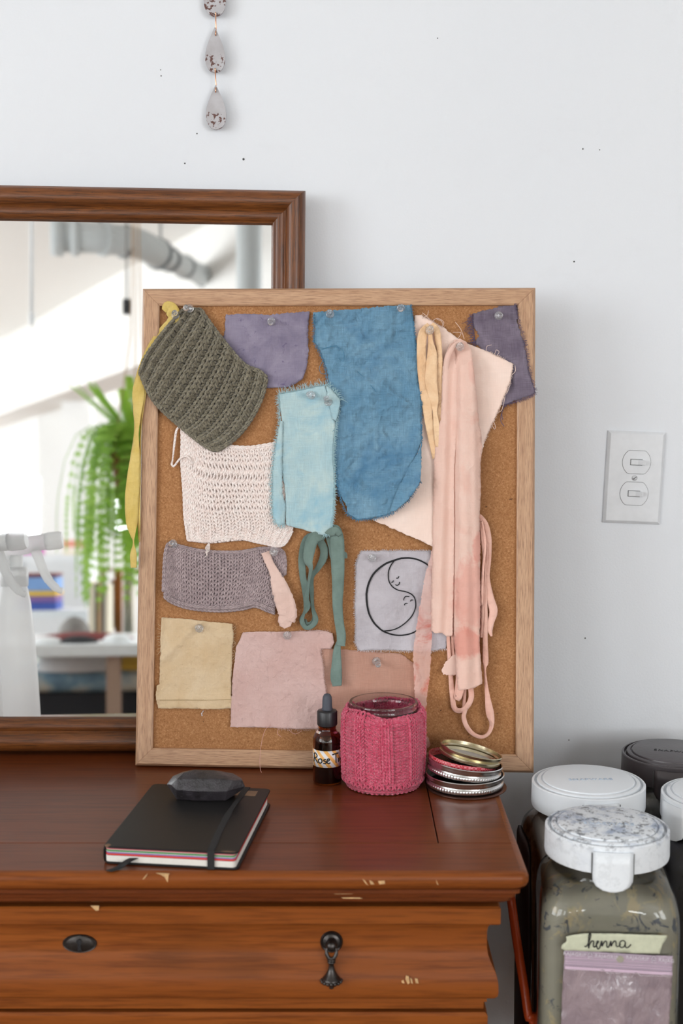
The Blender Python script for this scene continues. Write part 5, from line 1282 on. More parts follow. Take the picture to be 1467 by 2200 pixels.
mb.lathe([(0.0412, 0.0022), (0.0430, 0.004), (0.0436, 0.010), (0.0436, cz1 - 0.006), (0.0422, cz1 - 0.001), (0.0410, cz1 - 0.002), (0.0410, 0.004)], 64, close=True)
ck = mb.build('knitted_cosy', M['y_pink'], jar, True)
ck['label'] = 'raspberry pink ribbed knit cosy'

# stack of jar lids
LC = on_z(998, 1719, DT); LC = Vector((LC.x, LC.y + 0.0435, DT)); LC.x = (998 - 733.5) / FPX * ((LC - CAM).dot(FW))
def lid_mesh(R, hgt=0.0155, knurl=True):
    pr = [(0, 0.0008), (R - 0.006, 0.0008), (R - 0.0045, 0.0), (R - 0.002, 0.0004), (R - 0.0004, 0.0022), (R - 0.0004, 0.0024), (R, 0.0030), (R, 0.0056), (R - 0.0006, 0.0062), (R - 0.0018, 0.0068), (R - 0.0014, 0.0076), (R - 0.0002, 0.0092), (R - .0001, hgt - 0.0036), (R + 0.0004, hgt - 0.0022), (R + 0.0008, hgt - 0.0008), (R + 0.0002, hgt), (R - 0.0008, hgt - 0.0006), (R - 0.0012, hgt - 0.004), (R - 0.0016, 0.0085), (R - 0.0028, 0.0068), (R - 0.0016, 0.0050), (R - 0.003, 0.0018), (0, 0.0016)]
    return MB().lathe(pr, 240, wob=(lambda a, j: 1 + (0.009 * (1 if math.cos(80 * a) > 0 else -1) if j in (6, 7) else 0)) if knurl else None)
def tiltM(x, y, z, rx, ry, rz=0): return Matrix.Translation((x, y, z)) @ Matrix.Rotation(math.radians(ry), 4, 'Y') @ Matrix.Rotation(math.radians(rx), 4, 'X') @ Matrix.Rotation(rz, 4, 'Z')
GL = 'jar lids stacked beside the pink jar'
o = MB().lathe([(0, 0.0004), (0.040, 0.0004), (0.0435, 0.0), (0.0446, 0.0008), (0.0446, 0.0016), (0.0432, 0.0022), (0.040, 0.0018), (0, 0.0018)], 96).build('jar_lid', M['copper_rim'], None, True, angle=50, M=tiltM(LC.x + 0.002, LC.y, DT, 0, 0))
tag(o, 'flat brownish metal lid disc at the very bottom of the lid stack', 'jar lid', GL)
lr = thing('jar_lid', 'silver knurled jar lid lying open side up, lower of the two wide ones', 'jar lid', tiltM(LC.x, LC.y, DT + 0.0028, 0, 0.8), GL)
lid_mesh(0.0430, 0.0148).build('lid_shell', M['tin'], lr, True, angle=40)
MB().lathe([(0, 0.0018), (0.038, 0.0018), (0.0392, 0.0024), (0.038, 0.0030), (0, 0.0028)], 64).build('lid_liner', M['cap'], lr, True)
lr = thing('jar_lid', 'silver knurled jar lid tilted to the right, upper of the two wide ones', 'jar lid', tiltM(LC.x - 0.0012, LC.y, DT + 0.0162, -1.5, 7.0), GL)
lid_mesh(0.0412, 0.0148).build('lid_shell', M['tin'], lr, True, angle=40)
MB().lathe([(0, 0.0018), (0.038, 0.0018), (0.0392, 0.0024), (0.038, 0.0030), (0, 0.0028)], 64).build('lid_liner', M['cap'], lr, True)
lr = thing('jar_lid', 'red checked lid showing its rim inside the upper silver lid', 'jar lid', tiltM(LC.x - 0.003, LC.y + 0.002, DT + 0.0262, -2.5, 8.5), GL)
MB().lathe([(0.0350, 0.0), (0.0365, 0.0), (0.0378, 0.0016), (0.0386, 0.0070), (0.0380, 0.0078), (0.0372, 0.0072), (0.0366, 0.0022), (0.0350, 0.0010)], 96, close=True).build('lid_rim', M['red'], lr, True, angle=50)
MB().lathe([(0, 0.0002), (0.0352, 0.0002), (0.0352, 0.0009), (0, 0.0009)], 64).build('lid_face', M['cap'], lr, True, angle=50)
lr = thing('jar_lid', 'small pale gold jar lid tilted on top of the lid stack', 'jar lid', tiltM(LC.x + 0.0045, LC.y, DT + 0.0315, -3, 13.0), GL)
lid_mesh(0.0345, 0.0125, False).build('lid_shell', M['brass'], lr, True, angle=40)
MB().lathe([(0, 0.0018), (0.030, 0.0018), (0.0310, 0.0022), (0.030, 0.0026), (0.026, 0.0026), (0.0255, 0.0021), (0, 0.0021)], 64).build('lid_liner', M['liner'], lr, True)

# notebook
ZT = 0.0175
c_bl = on_z(226, 1817, DT + ZT); c_br = on_z(508, 1833, DT + ZT); c_tl = on_z(326, 1684, DT + ZT); c_tr = on_z(585, 1694, DT + ZT)
ctr_ = (c_bl + c_br + c_tl + c_tr) / 4; ux = ((c_br - c_bl) + (c_tr - c_tl)) / 2; NWd = ux.length; ang = math.atan2(ux.y, ux.x)
vy = ((c_tl - c_bl) + (c_tr - c_br)) / 2; ux_n = Vector((math.cos(ang), math.sin(ang), 0)); vn = Vector((-ux_n.y, ux_n.x, 0)); NH = vy.dot(vn); skew = vy.dot(ux_n)
print('notebook', NWd, NH, math.degrees(ang), skew)
nb = thing('notebook', 'worn black hardcover notebook with an elastic band and coloured page edges', 'notebook', Matrix.Translation((ctr_.x, ctr_.y, DT)) @ Matrix.Rotation(ang, 4, 'Z'))
a, b = NWd / 2, NH / 2
def rrect(a0, a1, b0, b1, r, z0, z1, shear=0.0, n=5):
    pts = []
    for (cx, cy, s) in ((a1 - r, b1 - r, 0), (a0 + r, b1 - r, 1), (a0 + r, b0 + r, 2), (a1 - r, b0 + r, 3)):
        for i in range(n + 1):
            t = PI / 2 * (s + i / n); pts.append((cx + r * math.cos(t), cy + r * math.sin(t)))
    pts = [(x + shear * y, y) for x, y in pts]; k = len(pts)
    return MB().add([(x, y, z0) for x, y in pts] + [(x, y, z1) for x, y in pts], [tuple(range(k))[::-1], tuple(range(k, 2 * k))] + [(i, (i + 1) % k, (i + 1) % k + k, i + k) for i in range(k)])
SH = skew / NH
rrect(-a, a, -b, b, 0.006, 0.0003, 0.0022, SH).build('back_cover', M['cover'], nb, smooth=False, bevel=0.0005)
rrect(-a, a, -b, b, 0.006, ZT - 0.0018, ZT, SH).build('front_cover', M['cover'], nb, smooth=False, bevel=0.0006)
MB().add([(x + SH * y, y, z) for (x, z) in [(-a - .0006, .0010), (-a - .0015, .005), (-a - .0015, ZT - .005), (-a - .0004, ZT - .0006), (-a + .0008, ZT - .0012), (-a + 0.0002, ZT - .005), (-a + .0002, .005), (-a + .0008, .0014)] for y in (-b + .004, b - .004)],
         [(2 * i, 2 * ((i + 1) % 8), 2 * ((i + 1) % 8) + 1, 2 * i + 1) for i in range(8)] + [tuple(range(0, 16, 2))[::-1], tuple(range(1, 16, 2))]).build('spine', M['cover'], nb, smooth=True)
rrect(-a + .001, a - .003, -b + .0014, b - .003, 0.004, 0.0023, 0.0082, SH).build('page_block', M['pages'], nb, smooth=False)
lay = [('pg_maroon', .0082, .0089, 0), ('pg_red', .0089, .0102, 0), ('pg_purple', .0102, .0116, .0003), ('pages', .0116, .0121, 0), ('pg_green', .0121, .0135, .0003), ('pg_teal', .0135, .0139, .0005), ('pg_pink', .0139, .0148, .0), ('pg_maroon', .0148, ZT - .0019, .0005)]
for m_, za, zb_, ins in lay: rrect(-a + .001 + ins, a - .003 - ins, -b + .0014 + ins, b - .003 - ins, 0.004, za, zb_ - .00008, SH).build('coloured_section' if m_ != 'pages' else 'page_section', M[m_], nb, smooth=False)
# elastic, label, bookmark, worn corners
ex = a - 0.026
def eband(y, off=0.0):
    return ex + SH * y + off
P = []; mb = MB(); q = []
for i in range(25):
    y = -b - .0006 + (2 * b + .0012) * i / 24; q.append((eband(y) + 0.010 * math.sin(PI * i / 24) * -0.35, y, ZT + 0.0006 + (.0002 if 2 < i < 22 else 0)))
w2 = 0.0034; vs = []; 
tw = [1.0 if i < 14 or i > 19 else 0.72 for i in range(25)]
for i, (x, y, z) in enumerate(q): vs += [(x - w2 * tw[i], y, z), (x + w2 * tw[i], y, z)]
mb.add(vs, [(2 * i, 2 * i + 1, 2 * i + 3, 2 * i + 2) for i in range(24)])
xf, xb = q[0][0], q[-1][0]
mb.add([(xf - w2, -b - .0006, ZT + .0006), (xf + w2, -b - .0006, ZT + .0006), (xf + w2, -b - .0008, .0002), (xf - w2, -b - .0008, .0002)], [(0, 3, 2, 1)])
mb.add([(xb - w2, b + .0006, ZT + .0006), (xb + w2, b + .0006, ZT + .0006), (xb + w2, b + .0008, .0002), (xb - w2, b + .0008, .0002)], [(0, 1, 2, 3)])
mb.build('elastic_band', M['elastic'], nb, smooth=False, solid=0.0007)
MB().box(a - .066, a - .012, b - .026, b - .010, ZT + .00002, ZT + .0002).build('kraft_label', M['kraft'], nb, smooth=False).location = (SH * b, 0, 0)
MB().box(-a + .038, -a + .060, b - .024, b - .012, ZT + .00002, ZT + .0002).build('kraft_label', M['kraft'], nb, smooth=False).location = (SH * b * .8, 0, 0)
bm_ = [(-a + .030, -b + .002, .0068), (-a + .024, -b - .004, .0050), (-a + .017, -b - .012, .0014), (-a + .010, -b - .019, .0010)]
mb = MB(); q = catmull(bm_, 6); vs = []
for x, y, z in q: vs += [(x - .0034 + SH * y, y + .0012, z), (x + .0034 + SH * y, y - .0012, z)]
mb.add(vs, [(2 * i, 2 * i + 1, 2 * i + 3, 2 * i + 2) for i in range(len(q) - 1)]); mb.build('bookmark_ribbon', M['elastic'], nb, True, solid=0.0004)
def scuff(x, y, w, d, z=ZT):
    pts = [(x + w * math.cos(t) * (1 + .25 * nz(t, x * 90)), y + d * math.sin(t) * (1 + .3 * nz(t * 2, y * 90))) for t in [2 * PI * i / 14 for i in range(14)]]
    MB().add([(px_, py_, z + .00012) for px_, py_ in pts] + [(px_, py_, z - .0008) for px_, py_ in pts], [tuple(range(14))] + [(i, i + 14, (i + 1) % 14 + 14, (i + 1) % 14) for i in range(14)]).build('scuffed_corner', M['kraft'], nb, smooth=False)
scuff(a - .010 - SH * b, -b + .0018, .007, .0013); scuff(-a + .0035 - SH * b, -b + .003, .003, .003)

# smoky quartz point
qc = on_z(440, 1716, DT + ZT)
Q = Matrix.Translation((qc.x, qc.y + 0.006, DT + ZT + 0.0002)) @ Matrix.Rotation(math.radians(-4), 4, 'Z')
mb = bpy.data.meshes.new('quartz_crystal')
import bmesh
bm = bmesh.new(); rd = random.Random(5)
L_ = 0.0385
pts = []
for (x, s, dz) in ((-0.036, 0.45, 0.002), (-0.028, 0.85, 0.0), (-0.005, 1.0, 0.0), (0.012, 0.98, 0.0), (0.026, 0.86, 0.0), (0.0375, 0.30, 0.004)):
    for (yy, zz) in ((-.013, .0), (-.019, .012), (-.012, .0235), (.010, .0250), (.020, .014), (.014, .0)):
        pts.append((x + rd.uniform(-.0025, .0025) + (0.003 if zz > .02 else 0), yy * s + rd.uniform(-.001, .001), max(0, 0.0125 + (zz - .0125) * (s if s < .9 else 1) + (dz if zz > 0 and s < .9 else 0)) if not (zz == 0 and s > .8) else 0.0))
pts += [(-0.0415, 0.002, .012), (0.0425, -.002, .013), (-0.012, .002, .0285), (0.008, .004, .0275), (-.022, -.002, .0265)]
for p_ in pts: bm.verts.new(p_)
r_h = bmesh.ops.convex_hull(bm, input=bm.verts)
bmesh.ops.delete(bm, geom=[g for g in r_h['geom_interior'] if isinstance(g, bmesh.types.BMVert)], context='VERTS')
bmesh.ops.recalc_face_normals(bm, faces=bm.faces)
bm.to_mesh(mb); bm.free(); mb.materials.append(M['quartz'])
o = bpy.data.objects.new('quartz_crystal', mb); COL.objects.link(o); o.matrix_world = Q
m_ = o.modifiers.new('bevel', 'BEVEL'); m_.width = 0.0007; m_.segments = 2
tag(o, 'dark smoky quartz crystal lying on the black notebook', 'crystal')
pc = on_z(345, 1638, DT); tag(MB().ball((pc.x, pc.y, DT + .0014), .0014, 12, 8).build('bead', M['lid_clean']), 'tiny white bead on the dresser top in front of the cork board', 'bead')
# ------------------------------------------------------------------ storage jars on a cart beside the dresser
SHZ = DT - 0.33
def canister(name_label, px, py, r_px, lidm, resm, yaw=0.0, neckr=0.93, body=0.066, height=0.245, fill=0.945, tab=True, flat_side=None, lidh=0.030, text=True, z_base=SHZ, R_l=0.0600, emb='emboss'):
    # px,py: where the middle of the lid's raised disc shows; r_px: half width of the lid in the picture
    Z = R_l * FPX / r_px
    d = ray(px, py); c = CAM + d * Z          # depth along the view axis is Z
    ztop = c.z
    root = thing('storage_jar', name_label, 'storage jar', Matrix.Translation((c.x, c.y, z_base)) @ Matrix.Rotation(yaw, 4, 'Z'))
    H = ztop - z_base - lidh + 0.004
    n = 64; mb = MB()
    def ring(w, sq, z):
        out = []
        for i in range(n):
            a = 2 * PI * i / n; ca, sa = math.cos(a), math.sin(a)
            e = 2 + sq * 7; k = (abs(ca) ** e + abs(sa) ** e) ** (-1 / e)
            out.append((w * k * ca, w * k * sa, z))
        return out
    def shell(dr_, zb_, zt_):
        prof = [(0.90, .8, 0.0), (0.97, .8, 0.006), (1.0, .8, 0.02), (1.0, .8, 0.60), (1.0, .8, 0.80), (0.992, .75, 0.845), (0.972, .66, 0.875), (0.945, .5, 0.900), (0.905, .28, 0.922), (0.86, .08, 0.938), (0.83, 0, 0.95), (0.82, 0, 0.965), (0.82, 0, 1.0)]
        m = MB(); rows = []
        for (w, sq, z) in prof:
            zz = z * H
            if zz < zb_: zz = zb_
            if zt_ is not None and zz > zt_: zz = zt_
            rows.append(ring(body * w - dr_, sq, zz))
        m.add([v for r in rows for v in r], [(i * n + j, i * n + (j + 1) % n, (i + 1) * n + (j + 1) % n, (i + 1) * n + j) for i in range(len(rows) - 1) for j in range(n)] + [tuple(range(n))[::-1], tuple((len(rows) - 1) * n + j for j in range(n))])
        return m
    shell(0, 0, None).build('jar_body', M['jarglass'], root, True, angle=45)
    shell(0.0022, 0.004, H * fill).build('powder_contents', resm, root, True, angle=45)
    lid = MB(); z0 = ztop - z_base - lidh
    lid.lathe([(0, z0 + 0.006), (R_l - 0.003, z0 + 0.004), (R_l - 0.0022, z0), (R_l, z0), (R_l + 0.0004, z0 + 0.002), (R_l, z0 + lidh - 0.0044), (R_l - 0.0010, z0 + lidh - 0.0034), (R_l - 0.0026, z0 + lidh - 0.0034), (R_l - 0.0034, z0 + lidh - 0.0070), (R_l - 0.0052, z0 + lidh - 0.0070), (R_l - 0.0060, z0 + lidh - 0.0026), (R_l - 0.0072, z0 + lidh - 0.0018), (R_l - 0.0100, z0 + lidh - 0.0016), (R_l - 0.0106, z0 + lidh - 0.0030), (R_l - 0.0116, z0 + lidh - 0.0030), (R_l - 0.0122, z0 + lidh - 0.0006), (R_l - 0.0138, z0 + lidh), (0, z0 + lidh + 0.0004)], 96)
    lo = lid.build('jar_lid', lidm, root, True, angle=40, origin=(0, 0, z0 + lidh))
    if tab:
        for sgn in (-1, 1):
            a0 = -PI / 2
            hw = 0.0180
            m = MB(); g = math.asin(hw / R_l)
            # flexible latch: panel between two slots, drooping rounded tongue
            for s in (sgn,):
                if s < 0: pass
            # panel
            rows = []
            for j, (zz, ww) in enumerate(((lidh - 0.008, 1.0), (0.010, 1.0), (0.0, 1.0), (-0.006, .98), (-0.011, .82), (-0.0145, .5), (-0.016, .12))):
                rows.append([((R_l + 0.0026 + (0.0006 if zz < 0.002 else 0)) * math.sin(g * ww * k / 4) , -sgn * -1 * (R_l + 0.0026) * math.cos(g * ww * k / 4) * 1.0, z0 + zz) for k in range(-4, 5)])
            if sgn > 0: rows = [[(x, y, z) for x, y, z in r_] for r_ in rows]
            rows = [[(x, -abs(y) if sgn < 0 else abs(y), z) for x, y, z in r_] for r_ in rows]
            m.add([v for r_ in rows for v in r_], [((i * 9 + j, i * 9 + j + 1, (i + 1) * 9 + j + 1, (i + 1) * 9 + j) if sgn > 0 else (i * 9 + j, (i + 1) * 9 + j, (i + 1) * 9 + j + 1, i * 9 + j + 1)) for i in range(len(rows) - 1) for j in range(8)])
            t_ = m.build('latch_tab', lidm, lo, True, solid=0.0024, origin=(0, 0, z0 + lidh)); t_.location = (0, 0, 0)
        for sgn in (-1, 1):
            m = MB(); ang_ = -PI / 2 + sgn * 0.325
            m.tube([((R_l + 0.0003) * math.cos(ang_), (R_l + 0.0003) * math.sin(ang_), z0 + lidh - 0.010 - k * (lidh - 0.010) / 6) for k in range(7)], 0.0007, 6, up=(1, 0, 0))
            s_ = m.build('lid_slot', M['gap'], lo, True, origin=(0, 0, z0 + lidh)); s_.location = (0, 0, 0)
    if text:
        cu = bpy.data.curves.new('txt', 'FONT'); cu.body = 'SNAPWARE'; cu.size = 0.0085; cu.align_x = 'CENTER'; cu.extrude = 0.00025; cu.space_character = 1.15
        to = bpy.data.objects.new('txt', cu); COL.objects.link(to); dg = bpy.context.evaluated_depsgraph_get(); me = bpy.data.meshes.new_from_object(to.evaluated_get(dg)); bpy.data.objects.remove(to)
        e_ = bpy.data.objects.new('embossed_lettering', me); me.materials.clear(); me.materials.append(M[emb]); COL.objects.link(e_); e_.parent = lo; e_.location = (0.001, -0.008, 0.0006)
    return root, c, H
j1, c1, H1_ = canister('storage jar with dye stained white lid and a taped henna label, nearest the camera', 1304, 1766, 131.5, M['lid_dirty'], M['res_green'], yaw=-0.10, body=0.0665)
j2, c2, H2_ = canister('storage jar with clean white lid, standing behind the henna jar next to the dresser', 1264, 1672, 120.5, M['lid_clean'], M['res_pink'], yaw=0.05, body=0.0675, R_l=0.0618)
j3, c3, H3_ = canister('storage jar with dark grey lid, at the back against the wall', 1448, 1612, 110, M['lid_dark'], M['res_grey'], yaw=-0.3, body=0.060, R_l=.0615, emb='cap')
j4, c4, H4_ = canister('storage jar with dye speckled white lid, cut by the right edge of the picture', 1542, 1698, 119, M['lid_spot'], M['res_dark'], yaw=-1.15, body=0.064, text=False)
print('jars', c1, c2, c3, c4)
# masking tape with the word henna
W1 = j1.matrix_world if False else (Matrix.Translation((c1.x, c1.y, SHZ)) @ Matrix.Rotation(-0.10, 4, 'Z'))
W1i = W1.inverted(); FY = -0.0665
def jl(px, py, out=0.0):        # sight line on to the jar's front face, in the jar's own frame
    o_ = W1i @ CAM; d_ = W1i.to_3x3() @ ray(px, py); t_ = (FY - out - o_.y) / d_.y; return o_ + d_ * t_
def patch(outline, out, name, mat, step=6, amp=0.0, seed=1, parent=None, hf=None, solid=.00025, orig=(0, 0, 0)):
    ol = resample(outline, step * .8, 0.6, seed); pts = [Vector(p_) for p_ in ol]; n = len(ol)
    xs = [p_[0] for p_ in ol]; yy = [p_[1] for p_ in ol]; y = min(yy) + step / 2
    while y < max(yy):
        x = min(xs) + step / 2
        while x < max(xs):
            if inside(ol, x, y) and min((x - q[0]) ** 2 + (y - q[1]) ** 2 for q in ol) > (step * .5) ** 2: pts.append(Vector((x, y)))
            x += step
        y += step
    r = geometry.delaunay_2d_cdt(pts, [], [list(range(n))], 1, 1e-4)
    vs = [jl(v.x, v.y, out + (hf(v.x, v.y) if hf else 0)) for v in r[0]]; fs = []
    for f in r[2]:
        nrm = (vs[f[1]] - vs[f[0]]).cross(vs[f[2]] - vs[f[0]]); fs.append(tuple(f) if nrm.y < 0 else tuple(reversed(f)))
    return MB().add([tuple(v) for v in vs], fs).build(name, mat, parent, True, solid=solid, origin=orig if orig != (0, 0, 0) else None)
TO = 0.0040
tape = patch([(1216, 2013), (1232, 2008), (1260, 2005.5), (1330, 2006), (1433, 2010), (1430, 2020), (1423, 2030), (1417, 2049), (1370, 2048), (1300, 2045), (1212, 2042), (1205, 2037), (1207, 2030), (1217, 2022)], TO, 'tape_label', M['tape'], parent=j1, hf=lambda x, y: 0.0006 * max(0, nz(x / 14, y / 9, 3)) + 0.0015 * (1 - sstep(1205, 1240, x)))
HEN = [[(1255.5, 2033), (1259, 2033.5), (1264, 2026), (1268, 2013), (1268.5, 2006.5), (1266, 2006), (1264.5, 2014), (1264, 2028), (1264.5, 2037.5), (1266, 2030), (1271, 2022), (1275, 2023), (1274.5, 2033), (1278, 2034.5), (1283, 2027), (1285.5, 2023.5), (1283, 2022), (1281, 2030), (1284, 2039), (1288, 2036), (1291, 2026), (1292.5, 2022), (1293, 2033), (1296, 2027), (1300, 2022), (1303, 2024), (1303.5, 2034), (1307, 2035), (1310, 2028), (1312, 2022), (1312.5, 2033), (1316, 2026), (1320, 2021.5), (1323, 2024), (1324, 2033), (1329, 2033), (1333, 2028)],
       [(1343, 2024), (1338, 2020.5), (1332, 2024), (1331, 2032), (1335, 2036), (1341, 2033), (1343.5, 2024.5), (1343, 2032), (1346, 2036.5), (1351, 2034), (1355, 2029)]]
mb = MB()
for st in HEN: mb.tube([jl(x, y, TO + .0008) for x, y in catmull(st, 6)], 0.00050, 6, up=(0.01, 1, 0.02), flat=.6)
w_ = mb.build('handwriting', M['ink'], tape, True)
# zip bag of powder hanging from the tape
bo = jl(1328, 2110, 0.0)
bagroot = thing('zip_bag', 'lilac tinted plastic zip bag of brownish powder taped to the henna jar', 'plastic bag', W1 @ Matrix.Translation(bo))
def bagpatch(*a, **k):
    o = patch(*a, parent=bagroot, orig=tuple(bo), **k); o.location = (0, 0, 0); return o
bagpatch([(1211, 2078), (1300, 2084), (1444, 2096), (1442, 2140), (1437, 2200), (1434, 2262), (1320, 2262), (1204, 2262), (1206, 2180), (1208, 2120)], 0.0012, 'bag_body', M['bag'], step=6, solid=.0006,
         hf=lambda x, y: 0.0012 + 0.0055 * math.sin(PI * sstep(1204, 1444, x)) * sstep(2085, 2150, y) + 0.0016 * abs(nz((x - y * .5) / 22, (y + x * .4) / 60, 3)) * 2 + .0006 * nz(x / 9, y / 9, 2))
bagpatch([(1213, 2041), (1300, 2046), (1390, 2052), (1446, 2054), (1445, 2070), (1444, 2097), (1300, 2086), (1211, 2079)], 0.0016, 'zip_band', M['bagband'], step=6, solid=.0008, hf=lambda x, y: 0.0)
mb = MB()
for k, (ya, yb_) in enumerate(((2050, 2063), (2054, 2067), (2058, 2071), (2066, 2079), (2070, 2084), (2078, 2092), (2081, 2095))):
    P = [jl(1213 + (1444 - 1213) * s / 20, ya + (yb_ - ya) * s / 20 - 1, .0020 + (.0008 if k > 4 else 0)) - bo for s in range(21)]
    mb.tube(P, .0009 if k > 4 else .00032, 6, up=(0.01, 1, 0.02))
mb.build('zip_ridge', M['bagline'], bagroot, True)
hole = MB().lathe([(0, .0), (.0034, 0), (.0034, .0004), (0, .0004)], 24, M=Matrix.Rotation(PI / 2, 4, 'X')).build('punch_hole', M['res_green'], bagroot, False); hole.location = jl(1332, 2060.5, .0019) - bo
def bagtext(s, px, py, size):
    cu = bpy.data.curves.new('txt', 'FONT'); cu.body = s; cu.size = size; cu.align_x = 'CENTER'; cu.extrude = 0.0001; cu.space_character = 1.1
    to = bpy.data.objects.new('txt', cu); COL.objects.link(to); dg = bpy.context.evaluated_depsgraph_get(); me = bpy.data.meshes.new_from_object(to.evaluated_get(dg)); bpy.data.objects.remove(to)
    me.materials.clear(); me.materials.append(M['whiteprint']); o = bpy.data.objects.new('printed_lettering', me); COL.objects.link(o); o.parent = bagroot
    o.location = jl(px, py, .0024) - bo; o.rotation_euler = (PI / 2, 0.045, 0)
for s, x, y in (('RAJAGRIP', 1234, 2053.5), ('RAJAGRIP', 1302, 2058.5), ('RAJAGRIP', 1369, 2062), ('RAJAG', 1431, 2067)): bagtext(s, x, y, 0.0046)
for x, y in ((1268, 2051), (1404, 2059)):
    mb = MB()
    tri = [(x - 6.5, y + 4), (x, y - 6), (x + 6.5, y + 4.5)]
    for i in range(3):
        a_, b_ = tri[i], tri[(i + 1) % 3]; mb.tube([jl(a_[0] + (b_[0] - a_[0]) * s, a_[1] + (b_[1] - a_[1]) * s, .0026) - bo for s in (.14, .5, .86)], .00033, 5, up=(0.01, 1, .02))
        m_ = ((a_[0] * .2 + b_[0] * .8), (a_[1] * .2 + b_[1] * .8)); 
    mb.build('recycling_mark', M['whiteprint'], bagroot, True)
bagtext('PE-LD', 1268, 2060, 0.0018); bagtext('PE-LD', 1404, 2069, 0.0018)

# cart: shelf on bent orange tubes
cx0, cx1, cy0, cy1 = 0.150, 0.62, -0.49, -0.03
cart = thing('utility_cart', 'orange tube utility cart carrying the storage jars beside the dresser', 'cart', loc=(0.38, -0.25, 0))
CO = Vector((0.38, -0.25, 0))
MB().box(.190 - CO.x, cx1 - CO.x, cy0 - CO.y, -.16 - CO.y, SHZ - 0.012, SHZ - 0.0005).build('shelf', M['steelshelf'], cart, smooth=False, bevel=.002)
MB().box(.190 - CO.x, cx1 - CO.x, cy0 - CO.y, -.16 - CO.y, 0.20, 0.212).build('shelf', M['steelshelf'], cart, smooth=False, bevel=.002)
def tubew(pts, name='frame_tube', r=.0048): MB().tube([Vector(p_) - CO for p_ in catmull(pts, 8)], r, 12, up=(0.3, .9, .05)).build(name, M['orange'], cart, True)
pA = on_y(1100, 1948, -0.30); pB = on_y(1113, 2040, -0.33); pC = on_y(1126, 2120, -0.35); pD = on_y(1136, 2185, -0.36)
tubew([(pA.x - .004, -0.30, pA.z + .03), pA, pB, pC, pD, (pD.x + .006, -.36, pD.z - .012), (pD.x + .03, -.36, SHZ - .02), (pD.x + .06, -.36, SHZ - .022)])
for (x, y) in ((.205, -.475), (.60, -.475), (.60, -.175), (.205, -.175)): tubew([(x, y, SHZ - .012), (x, y, .3), (x, y, .012)], 'cart_leg')
tubew([(.60, -.47, SHZ - .015), (.625, -.3, SHZ - .017), (.60, -.05, SHZ - .015)])
# dark bag standing between dresser and jars
pt = on_y(1120, 1779, -0.20)
bgo = Vector((pt.x + 0.000, -0.215, SHZ + .0005))
mb = MB(); rows = []
for (z, w, d) in ((0.0, .026, .050), (.02, .027, .055), (.08, .023, .056), (.14, .016, .055), (.19, .012, .05), (pt.z - SHZ - .012, .009, .042), (pt.z - SHZ - .002, .006, .03)):
    rows.append([(w * .6 * math.copysign(abs(math.cos(a)) ** .7, math.cos(a)) + w * .6 - .004 + .0015 * nz(a, z * 30), d * math.copysign(abs(math.sin(a)) ** .7, math.sin(a)), z) for a in [2 * PI * i / 24 for i in range(24)]])
mb.add([v for r_ in rows for v in r_], [(i * 24 + j, i * 24 + (j + 1) % 24, (i + 1) * 24 + (j + 1) % 24, (i + 1) * 24 + j) for i in range(len(rows) - 1) for j in range(24)] + [tuple(range(24))[::-1], tuple(6 * 24 + j for j in range(24))])
bg_ = mb.build('canvas_pouch', M['maroon'], None, True, origin=None); bg_.location = bgo
tag(bg_, 'dark maroon canvas pouch squeezed between the dresser and the storage jars', 'pouch')

# ------------------------------------------------------------------ studio behind the camera, seen in the mirror
RM = ROOM
def px_m(d): return (1.62 + d) / FPX      # metres per picture pixel at distance d behind the mirror
def at_(px, py, d): return refl(px, py, d)
def spray(px_c, py_head, d, rot, label):
    c = at_(px_c, 1540, d); c.z = DT
    s = (at_(px_c, 1160, d).z - DT) / 0.235
    root = thing('spray_bottle', label, 'spray bottle', Matrix.Translation((c.x, c.y, DT)) @ Matrix.Rotation(rot, 4, 'Z') @ Matrix.Scale(s, 4), 'translucent white spray bottles')
    MB().lathe([(0, .001), (.030, 0), (.0325, .003), (.0325, .010), (.0300, .05), (.0255, .11), (.0205, .155), (.0170, .172), (.0150, .178), (.0140, .190), (0, .190)], 40).build('bottle_body', M['pvc'], root, True, angle=50)
    MB().lathe([(.0165, .176), (.0172, .178), (.0172, .197), (.0150, .201), (0, .201)], 36, wob=lambda a, j: 1 + (.02 * math.cos(24 * a) if j in (1, 2) else 0)).build('collar', M['pvc'], root, True, angle=50)
    mb = MB(); mb.tube(catmull([(-.012, 0, .200), (-.014, 0, .212), (-.006, 0, .224), (.020, 0, .230), (.040, 0, .233)], 6), [.0135] * 6 + [.0130] * 6 + [.012] * 6 + [.0105] * 6 + [.010], 14, up=(0, 1, 0)); mb.tube([(0, 0, .196), (0, 0, .216)], .0105, 14, up=(0, 1, 0))
    mb.build('spray_head', M['pvc'], root, True, angle=60)
    MB().tube([(.038, 0, .2325), (.042, 0, .233), (.056, 0, .2345), (.060, 0, .235)], [.0105, .0115, .0115, .010], 16, up=(0, 1, 0)).build('nozzle', M['pvc'], root, True, angle=40)
    MB().tube(catmull([(.024, 0, .226), (.030, 0, .212), (.036, 0, .196), (.044, 0, .182), (.054, 0, .172), (.060, 0, .170)], 5), [.0065] * 5 + [.0062] * 5 + [.0058] * 5 + [.0052] * 5 + [.004] * 5 + [.002], 10, up=(0, 1, 0), flat=.7).build('trigger', M['pvc'], root, True)
    return root, c, s
sp1, cc, ss = spray(31, 1160, 0.26, 0.0, 'white trigger spray bottle reflected at the left of the mirror, nozzle pointing right')
bx_ = MB().box(.012, .024, -.0394, -.0386, .002, .014).build('barcode_sticker', M['c_white'], sp1, smooth=False) if False else None
sp2, cc2, ss2 = spray(-52, 1195, 0.14, 0.10, 'white trigger spray bottle reflected at the mirror\'s left edge, mostly out of view')

